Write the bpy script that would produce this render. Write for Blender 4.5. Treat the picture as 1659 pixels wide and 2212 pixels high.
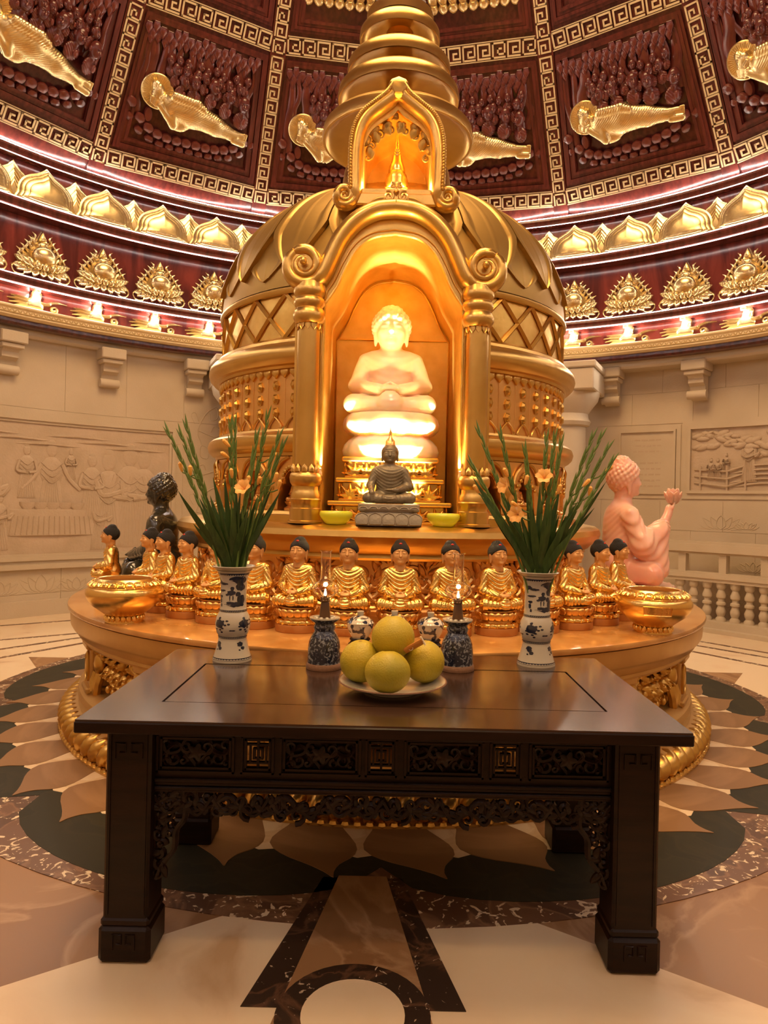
import bpy, math, random
import numpy as np
from mathutils import Matrix, Vector

# ------------------------------------------------------------------ scene, camera, light
for o in list(bpy.data.objects):
    bpy.data.objects.remove(o)
SC = bpy.context.scene
COL = SC.collection
F, EYE, DS, YC = 1534.0, 1.55, 5.75, 5.0      # focal length in px, eye height, stupa axis, room centre
ROLL = 0.0227
cam_d = bpy.data.cameras.new('camera')
cam = bpy.data.objects.new('camera', cam_d)
COL.objects.link(cam)
cam_d.sensor_fit = 'VERTICAL'
cam_d.sensor_height = 36.0
cam_d.lens = 36.0 * F / 2212.0
cam_d.shift_x = (829.5 - 841.0) / 2212.0
cam_d.shift_y = (1085.0 - 1106.0) / 2212.0
cam_d.clip_start = 0.02
cam.matrix_world = Matrix.Translation((0, 0, EYE)) @ Matrix.Rotation(math.pi / 2, 4, 'X') @ Matrix.Rotation(math.atan(ROLL), 4, 'Z')
SC.camera = cam
W = bpy.data.worlds.new('world')
SC.world = W
W.use_nodes = True
W.node_tree.nodes['Background'].inputs[0].default_value = (1.0, 0.66, 0.34, 1)
W.node_tree.nodes['Background'].inputs[1].default_value = 0.05
SC.view_settings.view_transform = 'Standard'
SC.view_settings.look = 'None'
SC.view_settings.gamma = 1.0
SC.view_settings.use_curve_mapping = False
SC.view_settings.exposure = 0.26

WARM = (1.0, 0.62, 0.28)
AMBER = (1.0, 0.52, 0.16)
WHITE = (1.0, 0.90, 0.82)

def lamp(kind, loc, energy, color, size=0.1, target=None, angle=60, blend=0.6, sx=None, name='lamp_light'):
    d = bpy.data.lights.new(name, kind)
    d.energy = energy
    d.color = color
    if kind == 'AREA':
        d.shape = 'RECTANGLE' if sx else 'DISK'
        d.size = size
        if sx:
            d.size_y = sx
    else:
        d.shadow_soft_size = size
    if kind == 'SPOT':
        d.spot_size = math.radians(angle)
        d.spot_blend = blend
    o = bpy.data.objects.new(name, d)
    COL.objects.link(o)
    o.location = loc
    if target is not None:
        o.rotation_euler = (Vector(target) - Vector(loc)).to_track_quat('-Z', 'Y').to_euler()
    return o

# lamps of the hall that hang in the dome above and behind the camera's view
lamp('AREA', (0, 5.0, 8.8), 560, (1.0, 0.64, 0.32), 4.6, (0, 5.0, 0), name='dome_lamp_overhead_offscreen')
for sx in (-1, 1):
    lamp('SPOT', (sx * 1.9, 0.87, 7.2), 380, WARM, 0.18, (sx * 0.25, 4.5, 1.7), 40, name='dome_spot_front_offscreen')
lamp('SPOT', (0, 0.45, 7.2), 420, WARM, 0.35, (0, 2.3, 0.0), 62, name='dome_spot_front_offscreen')

# ------------------------------------------------------------------ pixel helper (measured photo point at a known depth)
def at(u, v, Y):
    a = u - 841 + (v - 1085) * ROLL
    b = v - (u - 841) * ROLL - 1085
    return Vector((a * Y / F, Y, EYE - b * Y / F))

# ------------------------------------------------------------------ materials
MATS = {}
def mat(name, color, rough=0.5, metal=0.0, color2=None, scale=6.0, amount=0.5, bump=0.0, bscale=40.0,
        coat=0.0, emit=None, estr=0.0, trans=0.0, ior=1.45, sss=0.0, sssr=(0.1, 0.05, 0.03), stretch=None, detail=4.0, lo=0.35, hi=0.65, dist=0.0, bdist=0.01):
    m = bpy.data.materials.new(name)
    m.use_nodes = True
    nt = m.node_tree
    b = nt.nodes['Principled BSDF']
    b.inputs['Base Color'].default_value = (*color, 1)
    b.inputs['Roughness'].default_value = rough
    b.inputs['Metallic'].default_value = metal
    b.inputs['Coat Weight'].default_value = coat
    b.inputs['Coat Roughness'].default_value = 0.12
    b.inputs['Transmission Weight'].default_value = trans
    b.inputs['IOR'].default_value = ior
    if sss:
        b.inputs['Subsurface Weight'].default_value = sss
        b.inputs['Subsurface Radius'].default_value = sssr
        b.inputs['Subsurface Scale'].default_value = 1.0
    if emit:
        b.inputs['Emission Color'].default_value = (*emit, 1)
        b.inputs['Emission Strength'].default_value = estr
    co = None
    if color2 or bump:
        tc = nt.nodes.new('ShaderNodeTexCoord')
        mp = nt.nodes.new('ShaderNodeMapping')
        nt.links.new(tc.outputs['Object'], mp.inputs[0])
        if stretch:
            mp.inputs['Scale'].default_value = stretch
        co = mp.outputs[0]
    if color2:
        n = nt.nodes.new('ShaderNodeTexNoise')
        n.inputs['Scale'].default_value = scale
        n.inputs['Detail'].default_value = detail
        n.inputs['Distortion'].default_value = dist
        nt.links.new(co, n.inputs[0])
        r = nt.nodes.new('ShaderNodeValToRGB')
        r.color_ramp.elements[0].position = lo
        r.color_ramp.elements[1].position = hi
        r.color_ramp.elements[0].color = (*color, 1)
        r.color_ramp.elements[1].color = (*color2, 1)
        nt.links.new(n.outputs[0], r.inputs[0])
        nt.links.new(r.outputs[0], b.inputs['Base Color'])
    if bump:
        n2 = nt.nodes.new('ShaderNodeTexNoise')
        n2.inputs['Scale'].default_value = bscale
        n2.inputs['Detail'].default_value = 3
        nt.links.new(co, n2.inputs[0])
        bm = nt.nodes.new('ShaderNodeBump')
        bm.inputs['Strength'].default_value = bump
        bm.inputs['Distance'].default_value = bdist
        nt.links.new(n2.outputs[0], bm.inputs['Height'])
        nt.links.new(bm.outputs[0], b.inputs['Normal'])
    MATS[name] = m
    return m

def marble(name, base, vein, vein2, scale=2.0, rough=0.24, thr=(0.46, 0.50, 0.54), chips=None, chip_at=0.62):
    m = mat(name, base, rough)
    m.node_tree.nodes['Principled BSDF'].inputs['Specular IOR Level'].default_value = 0.35
    nt = m.node_tree
    b = nt.nodes['Principled BSDF']
    tc = nt.nodes.new('ShaderNodeTexCoord')
    n = nt.nodes.new('ShaderNodeTexNoise')
    n.inputs['Scale'].default_value = scale
    n.inputs['Detail'].default_value = 8
    n.inputs['Distortion'].default_value = 1.2
    nt.links.new(tc.outputs['Object'], n.inputs[0])
    r = nt.nodes.new('ShaderNodeValToRGB')
    e = r.color_ramp.elements
    e[0].position = thr[0]; e[0].color = (*base, 1)
    e[1].position = thr[2]; e[1].color = (*vein2, 1)
    k = e.new(thr[1]); k.color = (*vein, 1)
    nt.links.new(n.outputs[0], r.inputs[0])
    out = r.outputs[0]
    if chips:
        n3 = nt.nodes.new('ShaderNodeTexNoise')
        n3.inputs['Scale'].default_value = scale * 5.0
        n3.inputs['Detail'].default_value = 5
        n3.inputs['Distortion'].default_value = 2.0
        nt.links.new(tc.outputs['Object'], n3.inputs[0])
        r3 = nt.nodes.new('ShaderNodeValToRGB')
        r3.color_ramp.elements[0].position = chip_at
        r3.color_ramp.elements[1].position = chip_at + 0.02
        nt.links.new(n3.outputs[0], r3.inputs[0])
        mx = nt.nodes.new('ShaderNodeMix')
        mx.data_type = 'RGBA'
        nt.links.new(r3.outputs[0], mx.inputs[0])
        nt.links.new(out, mx.inputs[6])
        mx.inputs[7].default_value = (*chips, 1)
        out = mx.outputs[2]
    nt.links.new(out, b.inputs['Base Color'])
    return m

mat('gold', (0.62, 0.38, 0.095), 0.30, 0.96, (0.70, 0.45, 0.13), 3.0, bump=0.12, bscale=18, lo=0.4, hi=0.62)
mat('gold_bronze', (0.38, 0.235, 0.058), 0.44, 0.90, (0.45, 0.28, 0.075), 2.5, bump=0.08, bscale=14)
mat('gold_leaf', (0.84, 0.56, 0.15), 0.30, 0.9, (0.70, 0.42, 0.09), 7.0, bump=0.15, bscale=24)
mat('gold_vault', (0.84, 0.54, 0.13), 0.46, 0.85, (0.72, 0.42, 0.08), 7.0, bump=0.15, bscale=24)
mat('gold_bright', (0.95, 0.66, 0.22), 0.25, 1.0, (0.90, 0.58, 0.17), 5.0)
mat('gold_copper', (0.74, 0.42, 0.13), 0.32, 0.95, (0.82, 0.49, 0.17), 6.0)
mat('gold_pale', (0.80, 0.65, 0.35), 0.27, 0.92, (0.74, 0.57, 0.26), 5.0)
mat('gold_inlay', (0.72, 0.58, 0.34), 0.52, 0.5)
mat('gold_paint', (0.58, 0.35, 0.11), 0.36, 0.6, (0.66, 0.42, 0.14), 4.0)
mat('lacquer_top', (0.56, 0.27, 0.07), 0.20, 0.35, (0.72, 0.40, 0.13), 5.0, bump=0.1, bscale=9, coat=0.4)
mat('skin_gold', (0.68, 0.36, 0.13), 0.42, 0.25)
mat('hair_black', (0.006, 0.005, 0.0045), 0.5, bump=0.8, bscale=140, bdist=0.01)
mat('jewel_red', (0.6, 0.03, 0.02), 0.2, coat=0.5)
mat('plinth_red', (0.50, 0.20, 0.05), 0.40, 0.35)
mat('wood_red', (0.055, 0.010, 0.009), 0.24, 0, (0.11, 0.020, 0.016), 3.0, coat=0.35, stretch=(6, 6, 1.0), bump=0.06, bscale=30)
mat('wood_red_band', (0.075, 0.012, 0.010), 0.22, 0, (0.19, 0.030, 0.020), 1.6, coat=0.4, stretch=(3, 3, 0.6), dist=1.0)
mat('wood_carved', (0.085, 0.016, 0.012), 0.27, 0, (0.14, 0.028, 0.018), 4.0, coat=0.35)
mat('wood_dark', (0.0085, 0.0030, 0.0014), 0.38, 0, (0.017, 0.0060, 0.0028), 4.0, coat=0.05, stretch=(1, 8, 8), bump=0.05, bscale=30).node_tree.nodes['Principled BSDF'].inputs['Specular IOR Level'].default_value = 0.22
mat('wood_top', (0.026, 0.011, 0.0055), 0.24, 0, (0.045, 0.019, 0.010), 3.0, coat=0.45, stretch=(0.6, 7, 7))
mat('stone_wall', (0.52, 0.43, 0.30), 0.72, 0, (0.58, 0.485, 0.35), 1.6, bump=0.18, bscale=60)
mat('stone_relief', (0.48, 0.375, 0.26), 0.66, 0, (0.56, 0.44, 0.32), 3.0, bump=0.5, bscale=35)
mat('stone_grey', (0.27, 0.235, 0.175), 0.6, 0, (0.35, 0.30, 0.225), 14.0, bump=0.3, bscale=60)
mat('bronze_dark', (0.17, 0.14, 0.088), 0.40, 0.45, (0.25, 0.205, 0.13), 9.0, bump=0.2, bscale=50)
mat('jade_dark', (0.020, 0.019, 0.013), 0.16, 0, (0.045, 0.040, 0.026), 6.0, coat=0.6)
mat('quartz_pink', (0.80, 0.42, 0.32), 0.28, 0, (0.86, 0.58, 0.44), 3.0, sss=0.5, sssr=(0.08, 0.03, 0.02), coat=0.3)
mat('jade_white', (0.96, 0.82, 0.70), 0.35, 0, (0.94, 0.74, 0.60), 4.0, sss=0.7, sssr=(0.10, 0.06, 0.04), coat=0.2)
mat('porcelain', (0.50, 0.455, 0.36), 0.14, coat=0.6)
mat('porcelain_blue', (0.012, 0.016, 0.035), 0.18, coat=0.6)
mat('clay_rim', (0.20, 0.10, 0.05), 0.6, bump=0.3, bscale=80)
mat('lamp_brown', (0.09, 0.04, 0.015), 0.35, coat=0.3)
mat('glass', (1, 1, 1), 0.02, trans=1.0, ior=1.38)
mat('pane_glass', (1, 1, 1), 0.01, trans=1.0, ior=1.05)
mat('flame', (1, 0.8, 0.4), 0.5, emit=(1.0, 0.72, 0.35), estr=60)
mat('glass_lime', (0.62, 0.66, 0.05), 0.12, 0, coat=0.6, sss=0.6, sssr=(0.05, 0.05, 0.01))
mat('pomelo', (0.50, 0.365, 0.016), 0.46, 0, (0.33, 0.29, 0.02), 5.0, bump=0.5, bscale=160, lo=0.4, hi=0.7, bdist=0.004)
mat('paper_orange', (0.55, 0.22, 0.04), 0.5)
mat('paper_cream', (0.72, 0.62, 0.42), 0.6)
mat('leaf_green', (0.022, 0.052, 0.010), 0.36, 0, (0.045, 0.090, 0.018), 12.0, stretch=(6, 6, 0.5))
mat('stem_green', (0.13, 0.20, 0.04), 0.42, 0, (0.08, 0.15, 0.03), 10.0)
mat('flower_orange', (0.85, 0.42, 0.10), 0.5, sss=0.2)
mat('led', (1, 1, 1), 0.5, emit=(1.0, 0.88, 0.80), estr=28.0)
mat('led_cove', (1, 1, 1), 0.5, emit=(1.0, 0.86, 0.76), estr=170.0)
mat('led_hot', (1, 1, 1), 0.5, emit=(1.0, 0.86, 0.66), estr=45.0)
mat('crystal', (0.75, 0.74, 0.68), 0.12, 0.6)
marble('marble_cream', (0.76, 0.61, 0.41), (0.72, 0.55, 0.36), (0.54, 0.36, 0.20), 1.3, 0.34, (0.50, 0.62, 0.74))
marble('marble_tan', (0.31, 0.17, 0.078), (0.39, 0.235, 0.122), (0.26, 0.135, 0.06), 1.6, 0.32)
marble('marble_brown', (0.28, 0.155, 0.072), (0.32, 0.18, 0.088), (0.25, 0.135, 0.06), 1.1, 0.34)
marble('marble_sand', (0.72, 0.54, 0.33), (0.66, 0.47, 0.27), (0.76, 0.60, 0.40), 3.0, 0.34)
marble('marble_green', (0.034, 0.032, 0.020), (0.040, 0.036, 0.022), (0.030, 0.029, 0.019), 3.0, 0.45).node_tree.nodes['Principled BSDF'].inputs['Specular IOR Level'].default_value = 0.12
marble('marble_chip', (0.15, 0.075, 0.042), (0.23, 0.125, 0.07), (0.10, 0.05, 0.03), 3.0, 0.34, chips=(0.72, 0.60, 0.42), chip_at=0.60)
marble('marble_black', (0.040, 0.024, 0.016), (0.12, 0.060, 0.034), (0.035, 0.020, 0.013), 4.0, 0.34, chips=(0.50, 0.40, 0.29), chip_at=0.66)

# ------------------------------------------------------------------ object helpers
PW = {}
def link(o, parent=None, world=None):
    COL.objects.link(o)
    if parent is not None:
        o.parent = parent
        if world is not None:
            o.matrix_parent_inverse = PW[parent.name].inverted()
            o.matrix_basis = world
            PW[o.name] = world.copy()
        else:
            PW[o.name] = PW[parent.name].copy()
    else:
        if world is not None:
            o.matrix_basis = world
            PW[o.name] = world.copy()
        else:
            PW[o.name] = Matrix()
    return o

def tag(o, label=None, cat=None, group=None, kind=None):
    if label: o['label'] = label
    if cat: o['category'] = cat
    if group: o['group'] = group
    if kind: o['kind'] = kind
    return o

def thing(name, label, cat, world=None, group=None):
    o = bpy.data.objects.new(name, None)
    o.empty_display_size = 0.1
    link(o, None, world if world is not None else Matrix())
    return tag(o, label, cat, group)

def T(x, y, z): return Matrix.Translation((x, y, z))
def RZ(d): return Matrix.Rotation(math.radians(d), 4, 'Z')
def RX(d): return Matrix.Rotation(math.radians(d), 4, 'X')
def RY(d): return Matrix.Rotation(math.radians(d), 4, 'Y')
def S(x, y=None, z=None):
    y = x if y is None else y
    z = x if z is None else z
    return Matrix.Diagonal((x, y, z, 1))
def WM(phi, R, z, tilt=0):                 # frame on the hall wall (faces the room centre)
    p = math.radians(phi)
    return T(R * math.sin(p), YC + R * math.cos(p), z) @ RZ(-phi) @ RX(tilt)
def SM(phi, R, z, tilt=0):                 # frame on the stupa / altar (faces outwards)
    p = math.radians(phi)
    return T(R * math.sin(p), DS - R * math.cos(p), z) @ RZ(phi) @ RX(tilt)

def mesh_of(name, v, f, m, smooth=True, ang=40):
    me = bpy.data.meshes.new(name)
    me.from_pydata([tuple(map(float, p)) for p in v], [], [tuple(map(int, q)) for q in f])
    if m: me.materials.append(MATS[m])
    if smooth:
        me.polygons.foreach_set('use_smooth', [True] * len(me.polygons))
        me.set_sharp_from_angle(angle=math.radians(ang))
    me.validate()
    me.update()
    return me

def place(me, name, parent=None, world=None, m=None):
    o = bpy.data.objects.new(name, me)
    link(o, parent, world)
    return o

class MB:
    def __init__(s): s.v = []; s.f = []
    def add(s, v, f, M=None):
        k = len(s.v)
        if M is not None: v = [M @ Vector(p) for p in v]
        s.v += [tuple(p) for p in v]
        s.f += [tuple(i + k for i in q) for q in f]
        return s
    def box(s, x0, x1, y0, y1, z0, z1, M=None, b=0.0):
        if b <= 0:
            v = [(x, y, z) for x in (x0, x1) for y in (y0, y1) for z in (z0, z1)]
            f = [(0, 1, 3, 2), (4, 6, 7, 5), (0, 4, 5, 1), (2, 3, 7, 6), (0, 2, 6, 4), (1, 5, 7, 3)]
            return s.add(v, f, M)
        # chamfered box
        v = []; idx = {}
        for ix, x in enumerate((x0, x1)):
            for iy, y in enumerate((y0, y1)):
                for iz, z in enumerate((z0, z1)):
                    dx, dy, dz = (b if ix == 0 else -b), (b if iy == 0 else -b), (b if iz == 0 else -b)
                    for ax, p in enumerate(((x, y + dy, z + dz), (x + dx, y, z + dz), (x + dx, y + dy, z))):
                        idx[ix, iy, iz, ax] = len(v); v.append(p)
        f = []
        for a in (0, 1):
            f.append([idx[a, i, j, 0] for i, j in ((0, 0), (0, 1), (1, 1), (1, 0))][::(1 if a == 0 else -1)])
            f.append([idx[i, a, j, 1] for i, j in ((0, 0), (1, 0), (1, 1), (0, 1))][::(1 if a == 0 else -1)])
            f.append([idx[i, j, a, 2] for i, j in ((0, 0), (0, 1), (1, 1), (1, 0))][::(1 if a == 0 else -1)])
        for a in (0, 1):
            for c in (0, 1):
                f.append((idx[a, c, 0, 0], idx[a, c, 1, 0], idx[a, c, 1, 1], idx[a, c, 0, 1]))
                f.append((idx[a, 0, c, 0], idx[a, 1, c, 0], idx[a, 1, c, 2], idx[a, 0, c, 2]))
                f.append((idx[0, a, c, 1], idx[1, a, c, 1], idx[1, a, c, 2], idx[0, a, c, 2]))
        for ix in (0, 1):
            for iy in (0, 1):
                for iz in (0, 1):
                    f.append([idx[ix, iy, iz, k] for k in (0, 1, 2)])
        return s.add(v, f, M)
    def lathe(s, prof, n=48, a0=0, a1=360, M=None, mod=None):
        full = abs(a1 - a0 - 360) < 1e-6
        k = n if full else n + 1
        v = []
        for i in range(k):
            a = math.radians(a0 + (a1 - a0) * i / n)
            for j, (r, z) in enumerate(prof):
                rr = r if mod is None else r * mod(a, j)
                v.append((rr * math.sin(a), -rr * math.cos(a), z))
        m = len(prof); f = []
        for i in range(n):
            i2 = (i + 1) % k
            for j in range(m - 1):
                f.append((i * m + j, i2 * m + j, i2 * m + j + 1, i * m + j + 1))
        return s.add(v, f, M)
    def tube(s, pts, rad, n=8, M=None, cap=True, flat=None, up=None):
        pts = [Vector(p) for p in pts]
        m = len(pts)
        if not hasattr(rad, '__len__'): rad = [rad] * m
        v = []; f = []
        prev = None
        for i, p in enumerate(pts):
            t = (pts[min(i + 1, m - 1)] - pts[max(i - 1, 0)]).normalized()
            if up is not None:
                nn = Vector(up)
                nn = (nn - t * nn.dot(t)).normalized()
            elif prev is None:
                nn = t.orthogonal().normalized()
            else:
                nn = (prev - t * prev.dot(t))
                nn = nn.normalized() if nn.length > 1e-6 else t.orthogonal().normalized()
            prev = nn
            bb = t.cross(nn)
            fa, fb = flat if flat else (1, 1)
            for q in range(n):
                a = 2 * math.pi * q / n
                v.append(p + nn * (math.cos(a) * rad[i] * fa) + bb * (math.sin(a) * rad[i] * fb))
        for i in range(m - 1):
            for q in range(n):
                f.append((i * n + q, i * n + (q + 1) % n, (i + 1) * n + (q + 1) % n, (i + 1) * n + q))
        if cap:
            f.append(tuple(range(n))[::-1])
            f.append(tuple((m - 1) * n + q for q in range(n)))
        return s.add(v, f, M)
    def prism(s, poly, y0, y1, M=None):          # outline in x,z extruded along y
        n = len(poly)
        v = [(x, y0, z) for x, z in poly] + [(x, y1, z) for x, z in poly]
        f = [tuple(range(n)), tuple(range(2 * n - 1, n - 1, -1))]
        f += [(i, i + n, (i + 1) % n + n, (i + 1) % n) for i in range(n)]
        return s.add(v, f, M)
    def slab(s, poly, z0, z1, M=None):            # outline in x,y extruded along z
        n = len(poly)
        v = [(x, y, z0) for x, y in poly] + [(x, y, z1) for x, y in poly]
        f = [tuple(range(n))[::-1], tuple(range(n, 2 * n))]
        f += [(i, (i + 1) % n, (i + 1) % n + n, i + n) for i in range(n)]
        return s.add(v, f, M)
    def boss(s, outline, prof, c=(0, 0), back=0.0, M=None):   # relief: rings of an x,z outline shrunk to c, raised along -y
        n = len(outline); v = []; f = []
        cx, cz = c
        rings = [(1.0, -back)] + list(prof)
        for sc, h in rings:
            for x, z in outline:
                v.append((cx + (x - cx) * sc, -h, cz + (z - cz) * sc))
        for r in range(len(rings) - 1):
            for i in range(n):
                a, b = r * n + i, r * n + (i + 1) % n
                f.append((a, b, b + n, a + n))
        f.append(tuple((len(rings) - 1) * n + i for i in range(n)))
        if back > 0: f.append(tuple(range(n))[::-1])
        return s.add(v, f, M)
    def ball(s, c, r, n=12, M=None):
        rx, ry, rz = r if hasattr(r, '__len__') else (r, r, r)
        v = []; f = []
        m = n // 2
        for i in range(m + 1):
            t = math.pi * i / m
            for j in range(n):
                a = 2 * math.pi * j / n
                v.append((c[0] + rx * math.sin(t) * math.cos(a), c[1] + ry * math.sin(t) * math.sin(a), c[2] + rz * math.cos(t)))
        for i in range(m):
            for j in range(n):
                f.append((i * n + j, (i + 1) * n + j, (i + 1) * n + (j + 1) % n, i * n + (j + 1) % n))
        return s.add(v, f, M)
    def mesh(s, name, m, smooth=True, ang=40): return mesh_of(name, s.v, s.f, m, smooth, ang)
    def build(s, name, m, parent=None, world=None, smooth=True, ang=40):
        return place(s.mesh(name, m, smooth, ang), name, parent, world)

def bez(p0, p1, p2, p3, n=12):
    p0, p1, p2, p3 = map(Vector, (p0, p1, p2, p3))
    out = []
    for i in range(n + 1):
        t = i / n
        out.append(p0 * (1 - t) ** 3 + p1 * 3 * t * (1 - t) ** 2 + p2 * 3 * t * t * (1 - t) + p3 * t ** 3)
    return out

def catmull(pts, n=6):
    P = [Vector(p) for p in pts]
    P = [P[0] * 2 - P[1]] + P + [P[-1] * 2 - P[-2]]
    out = []
    for i in range(1, len(P) - 2):
        for k in range(n):
            t = k / n
            a, b, c, d = P[i - 1], P[i], P[i + 1], P[i + 2]
            out.append(0.5 * (2 * b + (c - a) * t + (2 * a - 5 * b + 4 * c - d) * t * t + (3 * b - a - 3 * c + d) * t ** 3))
    out.append(P[-2])
    return out

def spiral(cx, cz, r0, r1, a0, turns, n=28, y=0.0):      # in the x,z plane
    out = []
    for i in range(n + 1):
        t = i / n
        a = math.radians(a0) + turns * 2 * math.pi * t
        r = r0 + (r1 - r0) * t
        out.append(Vector((cx + r * math.cos(a), y, cz + r * math.sin(a))))
    return out

def petal_outline(w, h, n=10, tip=0.5, base=0.5):        # pointed petal, base at z=0, tip at z=h
    L = []
    for i in range(n + 1):
        t = i / n
        wd = w * 0.5 * (base + (1 - base) * math.sin(min(1, t / 0.55) * math.pi / 2)) if t < 0.55 else w * 0.5 * (math.cos((t - 0.55) / 0.45 * math.pi / 2)) ** tip if t < 1 else 0
        L.append((wd, t * h))
    right = L[:-1]
    return [(x, z) for x, z in right] + [(0, h)] + [(-x, z) for x, z in right[::-1]]

# ------------------------------------------------------------------ signed distance sculpting + surface nets
def smin(a, b, k):
    h = np.clip(0.5 + 0.5 * (b - a) / k, 0, 1)
    return b * (1 - h) + a * h - k * h * (1 - h)
def smax(a, b, k): return -smin(-a, -b, k)
def ell(P, c, r):
    q = [(P[i] - c[i]) / r[i] for i in range(3)]
    k0 = np.sqrt(q[0] ** 2 + q[1] ** 2 + q[2] ** 2) + 1e-6
    k1 = np.sqrt((q[0] / r[0]) ** 2 + (q[1] / r[1]) ** 2 + (q[2] / r[2]) ** 2) + 1e-6
    return k0 * (k0 - 1) / k1
def cap(P, a, b, ra, rb):
    a = np.array(a, float); b = np.array(b, float); d = b - a
    t = np.clip(((P[0] - a[0]) * d[0] + (P[1] - a[1]) * d[1] + (P[2] - a[2]) * d[2]) / d.dot(d), 0, 1)
    return np.sqrt((P[0] - a[0] - d[0] * t) ** 2 + (P[1] - a[1] - d[1] * t) ** 2 + (P[2] - a[2] - d[2] * t) ** 2) - (ra + (rb - ra) * t)
def snet(fn, lo, hi, vox):
    ax = [np.arange(lo[i], hi[i] + vox, vox, dtype=np.float32) for i in range(3)]
    P = np.meshgrid(*ax, indexing='ij')
    V = fn(P).astype(np.float32)
    V[0], V[-1], V[:, 0], V[:, -1], V[:, :, 0], V[:, :, -1] = 1, 1, 1, 1, 1, 1
    n = [len(a) for a in ax]
    Sg = V < 0
    c8 = [(i, j, k) for i in (0, 1) for j in (0, 1) for k in (0, 1)]
    sl = lambda A, o: A[o[0]:n[0] - 1 + o[0], o[1]:n[1] - 1 + o[1], o[2]:n[2] - 1 + o[2]]
    cnt = sum(sl(Sg, o).astype(np.int8) for o in c8)
    act = (cnt > 0) & (cnt < 8)
    ids = -np.ones(act.shape, np.int64)
    I = np.argwhere(act)
    ids[act] = np.arange(len(I))
    acc = np.zeros((len(I), 3)); num = np.zeros(len(I))
    for o in c8:
        for a in range(3):
            if o[a] == 0:
                o2 = list(o); o2[a] = 1
                v0 = V[I[:, 0] + o[0], I[:, 1] + o[1], I[:, 2] + o[2]]
                v1 = V[I[:, 0] + o2[0], I[:, 1] + o2[1], I[:, 2] + o2[2]]
                cr = (v0 < 0) != (v1 < 0)
                t = np.where(cr, v0 / np.where(cr, v0 - v1, 1), 0)
                p = np.array(o, float)[None, :].repeat(len(I), 0)
                p[:, a] += t
                acc[cr] += p[cr]; num[cr] += 1
    pos = (I + acc / np.maximum(num, 1)[:, None]) * vox + np.array(lo)
    faces = []
    for a in range(3):
        b, c = (a + 1) % 3, (a + 2) % 3
        s0 = [slice(None)] * 3; s1 = [slice(None)] * 3
        s0[a] = slice(0, n[a] - 1); s1[a] = slice(1, n[a])
        A0, A1 = Sg[tuple(s0)], Sg[tuple(s1)]
        E = np.argwhere(A0 != A1)
        E = E[(E[:, b] > 0) & (E[:, c] > 0) & (E[:, b] < n[b] - 1) & (E[:, c] < n[c] - 1)]
        neg = A0[E[:, 0], E[:, 1], E[:, 2]]
        def cid(db, dc):
            q = E.copy(); q[:, b] += db; q[:, c] += dc
            return ids[q[:, 0], q[:, 1], q[:, 2]]
        Q = np.stack([cid(-1, -1), cid(0, -1), cid(0, 0), cid(-1, 0)], 1)
        Q[~neg] = Q[~neg][:, ::-1]
        faces.append(Q)
    return pos, np.concatenate(faces)
def smesh(name, fn, lo, hi, vox, m):
    v, f = snet(fn, lo, hi, vox)
    me = bpy.data.meshes.new(name)
    me.vertices.add(len(v)); me.vertices.foreach_set('co', v.astype(np.float32).ravel())
    me.loops.add(len(f) * 4); me.loops.foreach_set('vertex_index', f.astype(np.int32).ravel())
    me.polygons.add(len(f)); me.polygons.foreach_set('loop_start', np.arange(0, len(f) * 4, 4, dtype=np.int32))
    me.polygons.foreach_set('use_smooth', [True] * len(f))
    me.materials.append(MATS[m])
    me.update(calc_edges=True)
    me.validate()
    return me
# ------------------------------------------------------------------ floor
def fpt(u, v, z=0.0):
    a = u - 841 + (v - 1085) * ROLL
    b = v - (u - 841) * ROLL - 1085
    Y = (EYE - z) * F / b
    return (a * Y / F, Y)
def pol(r, d): return (r * math.sin(math.radians(d)), DS - r * math.cos(math.radians(d)))

mb = MB(); mb.slab([(7.2 * math.cos(a * math.pi / 48), 5 + 7.2 * math.sin(a * math.pi / 48)) for a in range(96)], -0.2, 0.0)
floor = tag(mb.build('floor', 'marble_tan', smooth=False), 'polished brown and cream marble floor with petal inlay', kind='structure')
def inlay(name, poly, top, m):
    return MB().slab(poly, 0.0, top).build(name, m, floor, Matrix(), smooth=False)
# cream star rays
for d in (0, 90, 180, 270):
    ax, ay = pol(2.72, d)
    pts = [(ax, ay)]
    for t in np.linspace(-56, 56, 9):
        a = math.radians(d + t)
        L = 1.75 / max(0.55, math.cos(math.radians(t)))
        pts.append((ax + L * math.sin(a), ay - L * math.cos(a)))
    inlay('marble_star_ray', pts, 0.0015, 'marble_cream')
# cream slabs at the back with dark strips
for s in (-1, 1):
    inlay('marble_slab', [(s * 0.2, 6.82), (s * 5.5, 6.72), (s * 5.5, 9.2), (s * 3.2, 10.6), (s * 0.2, 11)][::s], 0.001, 'marble_cream')
for (u0, v0, u1, v1) in ((0, 1383, 162, 1369), (0, 1403, 172, 1378), (7, 1420, 182, 1389), (1514, 1386, 1659, 1411), (1501, 1394, 1659, 1421), (1498, 1408, 1659, 1440), (0, 1352, 160, 1340)):
    a, b = Vector(fpt(u0, v0)), Vector(fpt(u1, v1))
    d = (b - a); n = Vector((-d.y, d.x)).normalized() * 0.030
    a2, b2 = a - d * 0.8, b + d * 0.8
    inlay('dark_strip', [a2 - n, b2 - n, b2 + n, a2 + n], 0.003, 'marble_chip')
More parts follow.
